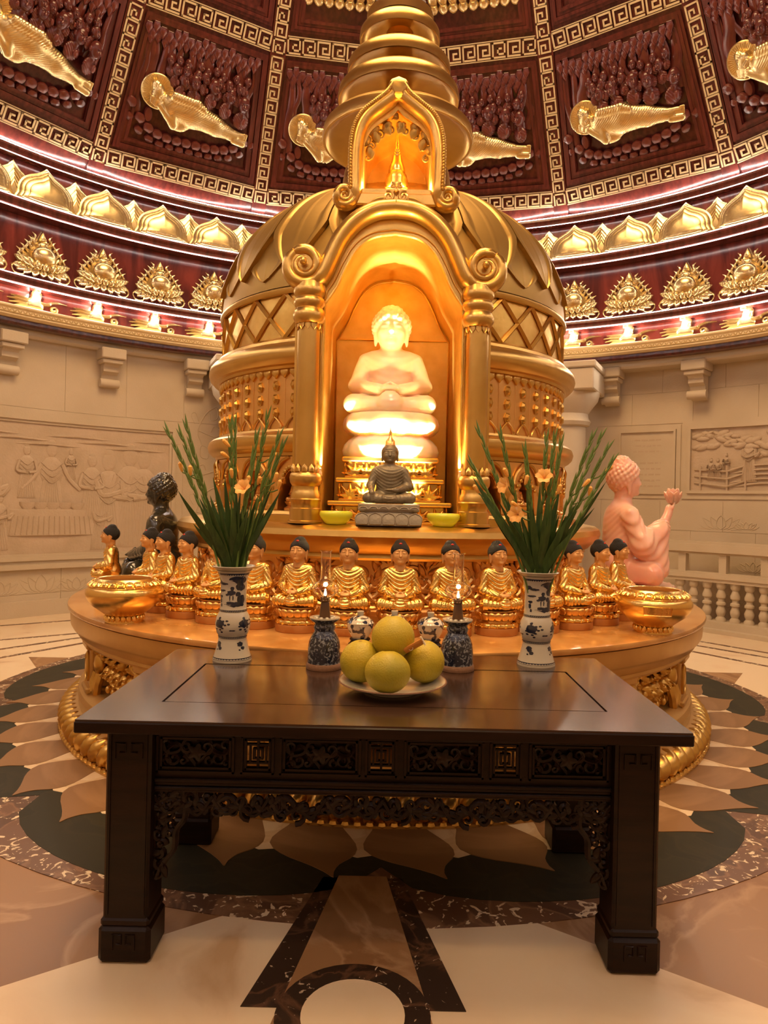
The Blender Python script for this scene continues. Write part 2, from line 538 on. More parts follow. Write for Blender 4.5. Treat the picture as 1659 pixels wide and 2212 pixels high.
# ring, lobes, petals
inlay('chip_ring', [pol(3.17, -t * 360 / 96) for t in range(96)][::-1], 0.003, 'marble_chip')
for k in range(9):
    c = -20 + 40 * k
    pts = [pol(1.6, c + 20), pol(1.6, c), pol(1.6, c - 20)]
    for i in range(17):
        t = -1 + 2 * i / 16
        pts.append(pol(2.74 + 0.33 * math.sqrt(max(0, 1 - t * t)), c + 20 * t))
    inlay('green_lobe', pts, 0.0045, 'marble_green')
pm1 = None
def floor_petal(pts):
    return [pol(r, a) for r, a in [(r, -w + o_) for r, w, o_ in pts]] + [pol(r, a) for r, a in [(r, w + o_) for r, w, o_ in pts[::-1]] if True]
brown = [(2.2, 2.2, -.8), (2.34, 2.6, -.7), (2.42, 3.2, -.4), (2.49, 3.9, -.2), (2.55, 4.35, 0), (2.60, 4.4, .2), (2.645, 4.0, .5), (2.68, 3.3, .8), (2.71, 2.5, 1.1), (2.735, 1.75, 1.5), (2.765, 1.05, 2.0), (2.80, .45, 2.5), (2.84, .05, 3.0)]
sand = [(2.2, 4.73, 0), (2.52, 4.73, 0), (2.58, 3.9, 0), (2.63, 2.4, 0), (2.67, .05, 0)]
for name, prof_, top, m, off in (('sand_petal', sand, 0.006, 'marble_sand', 4.737), ('brown_petal', brown, 0.0075, 'marble_brown', 0)):
    me = MB().slab([(x, y - DS) for x, y in floor_petal(prof_)][::-1], 0.0, top).mesh(name, m, False)
    for k in range(38):
        place(me, name, floor, T(0, DS, 0) @ RZ(-33.4 - 2 + off + 9.474 * k))
# strip in front of the table
cx = -0.075
def sh(Y): return 0.186 + (2.82 - Y) * 0.242
def si(Y): return 0.117 + (2.82 - Y) * 0.170
inlay('dark_border', [(cx - sh(2.165), 2.165), (cx + sh(2.165), 2.165), (cx + sh(2.92), 2.92), (cx - sh(2.92), 2.92)], 0.0045, 'marble_black')
inlay('radial_strip', [(cx - si(2.0), 2.0), (cx + si(2.0), 2.0), (cx + si(2.93), 2.93), (cx - si(2.93), 2.93)], 0.006, 'marble_tan')
for nm, r, t, m in (('dark_disc_ring', 0.235, 0.0075, 'marble_black'), ('cream_disc', 0.157, 0.009, 'marble_cream')):
    inlay(nm, [(cx + r * math.cos(2 * math.pi * i / 40), 2.135 + r * math.sin(2 * math.pi * i / 40)) for i in range(40)], t, m)

# ------------------------------------------------------------------ stone wall
def arc_box(mb, R0, R1, z0, z1, p0, p1, n=6):
    v = []; f = []
    for i in range(n + 1):
        a = math.radians(p0 + (p1 - p0) * i / n)
        for R in (R0, R1):
            for z in (z0, z1):
                v.append((R * math.sin(a), YC + R * math.cos(a), z))
    for i in range(n):
        b = i * 4; c = b + 4
        f += [(b, c, c + 1, b + 1), (b + 2, b + 3, c + 3, c + 2), (b + 1, c + 1, c + 3, b + 3), (b, b + 2, c + 2, c)]
    f += [(0, 1, 3, 2), (4 * n, 4 * n + 2, 4 * n + 3, 4 * n + 1)]
    return mb.add(v, f)
RL, RR = 6.05, 6.30
wl = arc_box(MB(), RL + 0.008, RL + 0.3, 0, 3.62, -180, 0, 60).build('wall_left', 'stone_wall', smooth=True)
tag(wl, 'curved beige stone wall with a large carved relief', kind='structure')
wr = arc_box(MB(), RR + 0.008, RR + 0.3, 0, 3.62, 0, 180, 60).build('wall_right', 'stone_wall', smooth=True)
tag(wr, 'curved beige stone wall behind the balustrade', kind='structure')
g = 0.03
for (w, R, s) in ((wl, RL, -1), (wr, RR, 1)):
    for p in range(13):
        p0 = 14.5 + p * 7.6
        rows = [(0.02, 0.28), (0.285, 0.60)] if s < 0 else [(0.02, 0.60), (0.605, 1.25), (1.255, 1.66)]
        rows += [(2.64, 3.60)] if s < 0 else [(2.74, 3.18), (3.185, 3.60)]
        if p < 2 or p > 5:
            rows += [(0.605, 2.635)] if s < 0 else [(1.665, 2.735)]
        for j, (z0, z1) in enumerate(rows):
            q = p0 + (3.8 if (j % 2 and s > 0) else 0)
            arc_box(MB(), R, R + 0.05, z0, z1, s * (q + g), s * (q + 7.6 - g), 4).build('stone_block', 'stone_wall', w, Matrix())
# low skirting on the left
arc_box(MB(), RL - 0.05, RL, 0, 0.20, -120, -14, 30).build('stone_skirting', 'stone_wall', wl, Matrix())
# frames of the reliefs
def ring_frame(w, R, p0, p1, z0, z1, t, d, nm):
    tp = math.degrees(t / R)
    for a0, a1, b0, b1 in ((p0, p1, z0, z0 + t), (p0, p1, z1 - t, z1), (p0, p0 + tp, z0 + t, z1 - t), (p1 - tp, p1, z0 + t, z1 - t)):
        arc_box(MB(), R - d, R + 0.05, b0, b1, a0, a1, 10).build(nm, 'stone_wall', w, Matrix())
ring_frame(wl, RL, -60, -29.7, 0.605, 2.635, 0.10, 0.010, 'relief_frame')
ring_frame(wl, RL, -59, -30.7, 0.705, 2.535, 0.05, 0.035, 'relief_frame')
ring_frame(wl, RL, -58.5, -31.2, 0.755, 2.485, 0.035, 0.015, 'relief_frame')
arc_box(MB(), RL + 0.002, RL + 0.04, 0.78, 2.46, -58.3, -31.4, 24).build('relief_field', 'stone_relief', wl, Matrix())
arc_box(MB(), RL - 0.06, RL + 0.02, 0.60, 0.66, -62, -14, 24).build('stone_moulding', 'stone_wall', wl, Matrix())

def figure_relief(h, pose=0):
    mb = MB()
    mb.ball((0, 0, 0.86 * h), (0.075 * h, 0.028, 0.095 * h), 12)
    mb.ball((0, 0, 0.95 * h), (0.05 * h, 0.02, 0.04 * h), 10)
    mb.ball((0, 0, 0.58 * h), (0.15 * h, 0.034, 0.20 * h), 14)
    mb.boss([(-0.16 * h, 0), (0.16 * h, 0), (0.13 * h, 0.3 * h), (0.10 * h, 0.5 * h), (-0.10 * h, 0.5 * h), (-0.13 * h, 0.3 * h)], [(1, 0.012), (0.8, 0.028)], (0, 0.25 * h))
    for i in range(-3, 4):
        mb.tube([(i * 0.045 * h, -0.028, 0.02 * h), (i * 0.03 * h, -0.03, 0.25 * h), (i * 0.02 * h, -0.030, 0.45 * h)], 0.006 * h, 5)
    for s in (-1, 1):
        if pose == 0: pts = [(s * .13 * h, -.02, .68 * h), (s * .17 * h, -.025, .5 * h), (s * .03 * h, -.04, .46 * h)]
        elif pose == 1: pts = [(s * .13 * h, -.02, .68 * h), (s * .22 * h, -.025, .5 * h), (s * .36 * h, -.03, .36 * h)]
        else: pts = [(s * .13 * h, -.02, .68 * h), (.05 * h + s * .1 * h, -.03, .52 * h), (.22 * h, -.03, .60 * h)]
        mb.tube(catmull(pts, 4), 0.028 * h, 6)
    for i in range(3):
        mb.tube(catmull([(-.13 * h, -.022, (.70 - .07 * i) * h), (0, -.045, (.60 - .08 * i) * h), (.13 * h, -.022, (.70 - .07 * i) * h)], 4), 0.006 * h, 5)
    return mb
FIGM = [figure_relief(1.0, k).mesh('relief_figure', 'stone_relief') for k in range(3)]
for ph, z, sc, k in ((-57.5, 0.85, 1.25, 2), (-54.0, 0.85, 1.32, 2), (-46.3, 1.25, 1.02, 1), (-41.4, 1.22, 0.92, 0), (-39.3, 0.85, 1.35, 2), (-36.6, 0.85, 1.45, 0), (-34.8, 0.95, 1.28, 0), (-52.2, 0.85, 0.75, 2), (-40.3, 0.82, 0.75, 2), (-44.0, 1.75, 0.42, 0), (-49.2, 1.5, 0.7, 0)):
    place(FIGM[k], 'relief_figure', wl, WM(ph, RL + 0.004, z) @ S(sc, .55, sc))
mb = MB()
mb.boss([(-.62, 0), (.62, 0), (.55, .34), (-.55, .34)], [(1, .02), (.96, .03)], (0, .17))
for i in range(18): mb.tube([(-.58 + i * .068, -.032, .02), (-.54 + i * .0635, -.032, .25)], .009, 5)
mb.build('relief_altar_table', 'stone_relief', wl, WM(-46.2, RL + 0.002, 1.02))
for i in range(5):
    MB().lathe([(0.0, 0), (.05, 0), (.1, .06), (.105, .1), (.09, .1)], 14).build('relief_bowl', 'stone_relief', wl, WM(-49 + i * 1.45, RL + 0.002, 1.35) @ S(1, .35, 1))
for i in range(7):
    mb = MB().tube([(-.9, 0, 0), (0, -.01, .02), (.9, 0, 0)], .012, 6)
    mb.build('relief_line', 'stone_relief', wl, WM(-54 + i * 3.6, RL + 0.0, 2.3 - .06 * (i % 3)) @ S(.55, 1, 1))
# engraved line work: lotus blooms and vine
def engraved(w, R, ph, z, curves, rad=0.007, nm='engraved_lotus'):
    mb = MB()
    for c in curves:
        mb.tube(catmull([(x, 0, zz) for x, zz in c], 5), rad, 5)
    mb.build(nm, 'stone_wall', w, WM(ph, R, z))
LOT = []
for s in (-1, 1):
    LOT += [[(0, 0), (s * .07, .06), (s * .05, .16), (0, .22)], [(s * .04, .0), (s * .13, .05), (s * .16, .19), (s * .07, .13)], [(s * .1, .0), (s * .2, .05), (s * .28, .17), (s * .17, .12)], [(s * .15, -.01), (s * .27, .02), (s * .36, .09)]]
for ph in (-56, -51.9, -47.2, -43.0):
    k = 0.75 if ph in (-51.9, -43.0) else 1.0
    engraved(wl, RL - 0.001, ph, 0.30, [[(x * k, z * k) for x, z in c] for c in LOT])
for ph, z, k in ((44.7, 1.29, 0.85), (48.5, 0.75, 0.6), (45.6, 0.25, 0.8), (50.5, 0.4, 0.9), (47.6, 1.30, 0.45)):
    engraved(wr, RR - 0.001, ph, z, [[(x * k, zz * k) for x, zz in c] for c in LOT])
vine = []
for z0, s in ((0.0, 1), (0.62, -1), (1.18, 1)):
    vine += [[(s * -.10, z0), (s * -.16, z0 + .2), (s * -.05, z0 + .45), (s * .1, z0 + .55), (s * .12, z0 + .4), (s * .02, z0 + .36), (0, z0 + .46)],
             [(s * -.15, z0 + .2), (s * .1, z0 + .12), (s * .16, z0 + .22), (s * .07, z0 + .27), (s * .03, z0 + .19)],
             [(s * -.2, z0 + .30), (s * -.26, z0 + .42), (s * -.2, z0 + .46), (s * -.15, z0 + .34)]]
for ph in (-26.2,):
    engraved(wl, RL - 0.001, ph, 1.15, vine, 0.009, 'engraved_vine')
# right wall: plaque with worn text, landscape relief
ring_frame(wr, RR, 31.3, 39.7, 1.69, 2.72, 0.06, 0.008, 'plaque_frame')
ring_frame(wr, RR, 31.9, 39.1, 1.75, 2.66, 0.03, 0.03, 'plaque_frame')
arc_box(MB(), RR + 0.002, RR + 0.04, 1.76, 2.65, 32.1, 38.9, 10).build('plaque_field', 'stone_wall', wr, Matrix())
rnd = random.Random(5)
for r in range(9):
    mb = MB(); x = -.36
    while x < .34:
        l = rnd.uniform(.03, .09)
        if r not in (3,): mb.box(x, min(.36, x + l), -.003, .01, -.011, .011)
        x += l + .02
    if mb.v: mb.build('text_line', 'stone_relief', wr, WM(35.5, RR + 0.002, 2.52 - r * .082))
ring_frame(wr, RR, 39.9, 60, 1.69, 2.76, 0.075, 0.012, 'relief_frame')
ring_frame(wr, RR, 40.6, 59.3, 1.765, 2.685, 0.04, 0.04, 'relief_frame')
arc_box(MB(), RR + 0.002, RR + 0.04, 1.79, 2.66, 41.0, 59, 18).build('relief_field', 'stone_relief', wr, Matrix())
for i in range(36):
    rnd2 = random.Random(i)
    ph = 41.8 + (i % 18) * .55; z = 2.36 + rnd2.uniform(0, .22) - .1 * (1 if i > 26 else 0)
    MB().ball((0, 0, 0), (rnd2.uniform(.05, .11), .03, rnd2.uniform(.025, .05)), 10).build('relief_foliage', 'stone_relief', wr, WM(ph, RR - 0.002, z) @ RY(rnd2.uniform(-30, 30)))
for ph, z, sc, k in ((47.8, 1.92, .62, 2), (43.4, 1.95, .3, 0), (44.2, 1.95, .3, 0), (45.2, 2.05, .26, 0)):
    place(FIGM[k], 'relief_figure', wr, WM(ph, RR + 0.003, z) @ S(sc, 1, sc))
mb = MB()
for i in range(3): mb.tube([(-.38, -.02, .05 + .09 * i), (.05, -.03, .0 + .1 * i), (.3, -.02, .08 + .1 * i)], .011, 6)
for x in (-.3, .05, .28): mb.tube([(x, -.02, -.06), (x, -.025, .28)], .014, 6)
mb.build('relief_fence', 'stone_relief', wr, WM(44.9, RR + 0.0, 1.86))
mb = MB()
for i in range(5): mb.tube(catmull([(-.5, -.01, .06 * i), (-.1, -.02, .05 + .06 * i), (.3, -.01, .02 + .06 * i), (.6, -.02, .06 * i)], 5), .012, 5)
mb.build('relief_water', 'stone_relief', wr, WM(50.2, RR + 0.0, 1.85))

# corbels under the cornice
mb = MB()
mb.box(-.16, .16, -.26, .06, .36, .50, b=.012)
mb.box(-.135, .135, -.22, .06, .30, .36, b=.01)
prof = [(.06, -.02), (-.02, 0), (-.10, .02), (-.10, .08), (-.04, .10), (-.06, .16), (-.13, .20), (-.13, .26), (-.17, .30), (.06, .30)]
n = len(prof)
mb.add([(x, y, z) for x in (-.10, .10) for y, z in prof], [tuple(range(n))[::-1], tuple(range(n, 2 * n))] + [(i, (i + 1) % n, (i + 1) % n + n, i + n) for i in range(n)])
mb.tube([(-.125, -.06, .05), (.125, -.06, .05)], .058, 12)
cm = mb.mesh('corbel', 'stone_wall')
for ph in (-63.5, -51.9, -39.7, -28.4): place(cm, 'corbel', wl, WM(ph, RL, 3.02))
for ph in (31.1, 42.1, 53.1): place(cm, 'corbel', wr, WM(ph, RR - .12, 3.04))

# round stone columns against the wall
for ph, zz in ((26.2, 0), (-22.3, 0)):
    c = thing('stone_column', 'round beige stone column with square capital behind the golden stupa' if ph > 0 else 'beige stone column mostly hidden behind the golden stupa, beside the vine carving', 'column', WM(ph, 5.62, 0))
    MB().lathe([(.30, 0), (.36, 0), (.36, .2), (.30, .26), (.27, .30)], 40).build('column_base', 'stone_wall', c)
    MB().lathe([(.265, .28), (.265, 2.60), (.265, 2.66)], 40).build('column_shaft', 'stone_wall', c)
    MB().lathe([(.27, 2.66), (.31, 2.68), (.33, 2.73), (.30, 2.78), (.29, 2.84), (.33, 2.90), (.42, 3.02), (.44, 3.10), (.44, 3.14)], 40).build('capital_ring', 'stone_wall', c)
    mb = MB(); mb.box(-.44, .44, -.44, .44, 3.13, 3.42, b=.015); mb.box(-.47, .47, -.47, .47, 3.42, 3.51, b=.015)
    mb.build('capital_block', 'stone_wall', c)
    MB().lathe([(.268, 1.10), (.272, 1.10), (.272, 1.28), (.268, 1.28)], 40).build('carved_band', 'stone_relief', c)

# balustrade on the right
bal = thing('stone_balustrade', 'low beige stone balustrade with turned balusters along the right wall', 'balustrade', WM(48, 5.88, 0))
def bpart(nm, R0, R1, z0, z1, p0=39.6, p1=66): arc_box(MB(), R0, R1, z0, z1, p0, p1, 20).build(nm, 'stone_wall', bal, Matrix())
bpart('kerb', 5.74, 6.05, 0, .13)
bpart('kerb_step', 5.62, 5.76, 0, .05)
bpart('mid_rail', 5.82, 5.98, .62, .74)
bpart('mid_rail_lip', 5.80, 6.0, .665, .715)
bpart('top_rail', 5.83, 5.97, .97, 1.0)
bpart('top_rail_cap', 5.79, 6.01, 1.0, 1.10)
bpart('top_rail_crown', 5.83, 5.97, 1.10, 1.135)
for ph in (41.6, 46.6, 51.6, 56.6): bpart('rail_block', 5.84, 5.96, .74, .97, ph - .45, ph + .45)
bm = MB().lathe([(.05, .12), (.062, .12), (.062, .16), (.04, .19), (.055, .225), (.06, .26), (.045, .30), (.036, .325), (.058, .34), (.058, .365), (.04, .38), (.036, .41), (.058, .43), (.06, .46), (.045, .5), (.036, .53), (.055, .55), (.062, .58), (.062, .63), (.05, .63)], 14).mesh('baluster', 'stone_wall')
for k in range(15): place(bm, 'baluster', bal, WM(41.25 + 1.69 * k, 5.9, 0))

# ------------------------------------------------------------------ wooden tiers of the hall
def ring(nm, prof, m, label, n=144, ang=30):
    o = MB().lathe(prof, n).build(nm, m, None, T(0, YC, 0), ang=ang)
    return tag(o, label, kind='structure')
ring('trim_1', [(6.5, 3.50), (5.98, 3.50), (5.95, 3.53), (5.95, 3.60), (6.5, 3.60)], 'stone_wall', 'beige stone cornice strip above the corbels')
ring('trim_2', [(6.5, 3.595), (5.80, 3.595), (5.77, 3.62), (5.77, 3.67), (6.0, 3.67)], 'wood_red', 'dark wooden lip under the gilded cornice')
gc = ring('trim_3', [(6.0, 3.66), (5.74, 3.66), (5.70, 3.685), (5.715, 3.70), (5.735, 3.71), (5.725, 3.765), (5.70, 3.785), (5.70, 3.805), (5.74, 3.82), (6.0, 3.82)], 'gold_inlay', 'gilded cornice with zigzag relief around the hall')
mb = MB()
for k in range(-95, 96):
    M = WM(k * 0.62, 5.728, 3.715)
    mb.boss([(-.032, 0), (.032, 0), (0, .045)], [(1, .004), (.5, .016)], (0, .015), M=M)
    M = WM((k + .5) * 0.62, 5.728, 3.762)
    mb.boss([(0, -.04), (.028, 0), (-.028, 0)], [(1, .002), (.5, .010)], (0, -.012), M=M)
o = mb.build('zigzag_relief', 'gold_inlay', gc, Matrix()); o['kind'] = 'stuff'
ring('wall_cloud_band', [(5.86, 3.80), (5.86, 4.10)], 'wood_red_band', 'red wooden band carrying the gilded clouds')
ring('trim_4', [(5.9, 4.06), (5.72, 4.06), (5.69, 4.085), (5.70, 4.11), (5.685, 4.14), (5.69, 4.17), (5.73, 4.19), (5.9, 4.19)], 'wood_red', 'dark wooden ledge below the flaming pearl ornaments')
ring('wall_pearl_band', [(5.83, 4.15), (5.83, 4.97)], 'wood_red_band', 'red wooden band carrying the flaming pearl ornaments')
ring('trim_5', [(5.9, 4.93), (5.63, 4.93), (5.60, 4.955), (5.61, 4.985), (5.59, 5.02), (5.60, 5.05), (5.64, 5.07), (5.9, 5.07)], 'wood_red', 'dark wooden ledge below the gilded lotus petals')
pw = ring('wall_petal_band', [(5.80, 5.05), (5.80, 5.62)], 'wood_red_band', 'red wooden band behind the gilded lotus petals')
ring('trim_6', [(5.9, 5.575), (5.69, 5.575), (5.66, 5.59), (5.67, 5.62), (5.655, 5.65), (5.66, 5.68), (5.70, 5.70), (5.9, 5.72)], 'wood_red', 'dark wooden ledge above the gilded lotus petals')
for nm, R, z, r, m in (('led_line', 5.600, 5.056, .0034, 'led'), ('led_line', 5.690, 4.176, .004, 'led'), ('led_line', 5.662, 5.686, .0032, 'led_cove'), ('led_line', 5.612, 4.934, .0036, 'led'), ('led_line', 5.70, 4.064, .0036, 'led'), ('led_line', 5.672, 5.58, .0026, 'led')):
    MB().lathe([(R + r * math.cos(a), z + r * math.sin(a)) for a in np.linspace(0, 2 * math.pi, 7)], 144).build(nm, m, bpy.data.objects[{5.056: 'trim_5', 4.934: 'trim_5', 4.176: 'trim_4', 4.064: 'trim_4', 5.686: 'trim_6', 5.58: 'trim_6'}[z]], T(0, YC, 0))

# gilded lotus petals standing on the ledge
big = [(0, .50), (.05, .455), (.11, .41), (.20, .365), (.285, .30), (.335, .21), (.345, .11), (.335, 0), (-.335, 0), (-.345, .11), (-.335, .21), (-.285, .30), (-.20, .365), (-.11, .41), (-.05, .455)]
def fine(outl, n=3):
    P = catmull([(x, 0, z) for x, z in outl] + [(outl[0][0], 0, outl[0][1])], n)
    return [(p.x, p.z) for p in P[:-1]]
bf = fine(big)
pm_big = MB().boss(bf, [(1, .03), (.985, .045), (.93, .05), (.92, .062), (.86, .075), (.80, .080), (.79, .092), (.72, .105), (.64, .108), (.63, .12), (.55, .132), (.42, .138), (.2, .142)], (0, .10), .03).mesh('lotus_petal', 'gold_pale')
sm = fine([(x * .72, z * .98) for x, z in big])
mb = MB().boss(sm, [(1, .02), (.97, .03), (.9, .034), (.88, .044), (.6, .06), (.3, .064)], (0, .12), .02)
for s in (-1, 1):
    for i in range(4): mb.tube(catmull([(0, -.066, .38 - .05 * i), (s * .06, -.07, .30 - .06 * i), (s * (.12 + .02 * i), -.05, .2 - .06 * i)], 4), .007, 5)
pm_sm = mb.mesh('lotus_petal_small', 'gold_pale')
for k in range(-9, 10):
    ph = k * 7.5 + (4 - 3.75 if k >= 0 else -4 + 3.75)
    place(pm_sm, 'lotus_petal_small', pw, WM(ph, 5.79, 5.065) )
for k in range(-9, 9):
    ph = k * 7.5 + (4 if k >= 0 else 3.5)
    place(pm_big, 'lotus_petal', pw, WM(ph, 5.75, 5.06, 0))

# flaming pearl ornaments
def leafshape(l, w, bend=0.0, n=7):
    L = []; R = []
    for i in range(n + 1):
        t = i / n
        ww = w * .5 * math.sin(math.pi * min(1, t * .92 + .08)) ** .8
        L.append((bend * t * t - ww, l * t)); R.append((bend * t * t + ww, l * t))
    return R + L[::-1][1:]
def flame_outline(k=1.0):
    R = []
    n = 7
    for i in range(n):
        f = i / n
        x = .265 * (1 - f) + .045 * f; z = .12 + .345 * f
        R.append((x * k, z)); R.append(((x + .045) * k + .012, z + .085 - .012 * (i % 2)))
        R.append(((x - .006) * k, z + .040))
    return R + [(.035 * k, .50), (0, .575)] + [(-x, z) for x, z in ([(.035 * k, .50)] + R[::-1])]
om = dict(
    halo=MB().boss(flame_outline(), [(1, .012), (.93, .020), (.85, .016)], (0, .25)).mesh('flame_halo', 'gold_pale'),
    pearl=MB().ball((0, -.10, .235), (.150, .095, .130), 24).mesh('pearl', 'gold_pale'),
    small=MB().ball((0, -.05, .375), (.070, .045, .052), 18).mesh('small_pearl', 'gold_pale'),
    petal=MB().boss(leafshape(.15, .10), [(1, .010), (.8, .022), (.45, .034), (.2, .036)], (0, .06), .004).mesh('petal', 'gold_pale'),
    flame=MB().tube(catmull([(0, -.02, 0), (.018, -.03, .05), (-.012, -.03, .10), (.014, -.025, .15)], 4), [.015] * 4 + [.014] * 3 + [.011] * 3 + [.007, .005, .002], 6).mesh('flame_tongue', 'gold_pale'),
    scroll=MB().tube(catmull([(-.10, -.01, .01), (-.03, -.015, -.045), (.05, -.015, -.04), (.085, -.015, .02), (.055, -.015, .06), (.02, -.015, .045), (.03, -.015, .015)], 5), .0105, 6).mesh('scroll', 'gold_pale'),
    crest=MB().boss([(-.055, 0), (.055, 0), (.05, .05), (.025, .10), (0, .15), (-.025, .10), (-.05, .05)], [(1, .02), (.8, .035), (.6, .03), (.55, .045), (.2, .05)], (0, .05), .0).mesh('crest', 'gold_pale'))
def pearl_ornament(ph):
    t = thing('flaming_pearl_ornament', 'gilded flaming pearl on lotus petals, fixed to the red wooden band', 'ornament', WM(ph, 5.826, 4.24), 'flaming pearl ornaments around the hall')
    def add(k, M): place(om[k], om[k].name, t, PW[t.name] @ M)
    add('halo', Matrix()); add('pearl', Matrix()); add('small', Matrix()); add('crest', T(0, -.02, .42))
    for i in range(9):
        a = -84 + i * 21; ar = math.radians(a)
        add('petal', T(.19 * math.sin(ar), -.085 - .075 * math.cos(ar), .045 + .095 * (1 - math.cos(ar))) @ RY(a * .80) @ RX(-8) @ S(.80, 1, .72 + .30 * abs(math.sin(ar))))
    for i in range(9):
        a = -84 + i * 21; ar = math.radians(a)
        add('petal', T(.20 * math.sin(ar), -.05 - .04 * math.cos(ar), .105 - .02 * math.cos(ar)) @ RY(180 - a * .95) @ RX(-10) @ S(.9, 1, .72 + .30 * abs(math.sin(ar))))
    for i in range(5):
        for s in (-1, 1):
            f = i / 4
            add('flame', T(s * (.245 - .16 * f), -.008, .17 + .22 * f) @ RY(s * (18 - 10 * f)) @ S(s * 1.2, 1, .95))
    for s in (-1, 1): add('scroll', T(s * .265, -.012, .03) @ S(s, 1, 1))
for k in range(6):
    for s in (-1, 1): pearl_ornament(s * (19 + 7.5 * k))

# gilded clouds with a small lamp in front of each
cl = {}
mb = MB()
mb.boss(fine([(-.10, .02), (-.02, .0), (.08, .01), (.10, .08), (.07, .14), (.08, .22), (.03, .25), (-.03, .23), (-.05, .15), (-.10, .10)], 3), [(1, .015), (.8, .03), (.4, .036)], (0, .1))
cl['body'] = mb.mesh('cloud_body', 'gold_pale')
mb = MB()
for i, (l, z) in enumerate(((.20, .12), (.24, .09), (.22, .055), (.18, .025), (.14, .0))): mb.tube([(-.05, -.012, z), (-.05 - l * .6, -.016, z + .012), (-.05 - l, -.012, z + .02 - .01 * i)], [.020, .021, .008], 6)
cl['streamer'] = mb.mesh('cloud_streamer', 'gold_pale')
mb = MB()
mb.tube(catmull([(.06, -.012, .10), (.14, -.016, .10), (.18, -.016, .13), (.25, -.014, .15), (.36, -.012, .15)], 5), [.024] * 8 + [.019] * 8 + [.014, .011, .008, .006, .004], 6)
cl['tail'] = mb.mesh('cloud_tail', 'gold_pale')
mb = MB(); mb.tube(spiral(.21, .055, .042, .012, -90, 1.3, 18, -.012), .017, 6); mb.boss(fine([(.16, .0), (.21, -.03), (.25, .0), (.22, .03)], 3), [(1, .012), (.6, .02)], (.2, 0))
cl['curl'] = mb.mesh('cloud_curl', 'gold_pale')
lampm = MB().lathe([(0, 0), (.035, 0), (.04, .012), (.04, .03), (.03, .035)], 14).mesh('lamp_housing', 'gold_inlay')
lensm = MB().lathe([(.0, -.001), (.032, -.001)], 14).mesh('lamp_lens', 'led_hot')
for k in range(6):
    for s in (-1, 1):
        ph = s * (19.2 + 7.5 * k) - .4
        t = thing('gilded_cloud', 'gilded curling cloud on the narrow red band, lit from a ledge lamp', 'ornament', WM(ph, 5.855, 3.83), 'gilded clouds around the hall')
        for q in cl.values(): place(q, q.name, t, PW[t.name] @ T(0, 0, -.01) @ S(1.12, 1.6, 1.0))
        t2 = thing('ledge_spotlight', 'small round spotlight under the ledge above a gilded cloud', 'spotlight', WM(ph, 5.752, 4.03), 'spotlights above the gilded clouds')
        place(lampm, 'lamp_housing', t2, PW[t2.name].copy()); place(lensm, 'lamp_lens', t2, PW[t2.name].copy())
        lamp('POINT', PW[t2.name] @ Vector((0, 0, -.03)), 16.0, (1.0, .86, .70), .02, name='ledge_spotlight_light')

# ------------------------------------------------------------------ dome of carved panels
R0, Z0 = 5.8, 5.72
SA, CA = 0.617, 0.787
def hw(s): return (R0 - SA * s) * math.sin(math.radians(11.25))
TILT = math.degrees(math.atan(SA * .981 / CA))
def FM(phc): return WM(phc, R0 * math.cos(math.radians(11.25)), Z0, TILT)
def BM(ph): return WM(ph, R0, Z0, math.degrees(math.atan(SA / CA)))
mb = MB()
ring_pts = []
for k in range(16):
    a = math.radians(2 + 22.5 * k)
    for s in (0, 4.3): ring_pts.append(((R0 - SA * s + .02) * math.sin(a), YC + (R0 - SA * s + .02) * math.cos(a), Z0 + CA * s))
f = [(2 * k, 2 * k + 1, (2 * k + 3) % 32, (2 * k + 2) % 32) for k in range(16)] + [tuple(2 * k + 1 for k in range(16))]
ceil = MB().add(ring_pts, f).build('ceiling', 'wood_red', smooth=False)
tag(ceil, 'red wooden dome divided into carved panels by gilded fret bands', kind='structure')
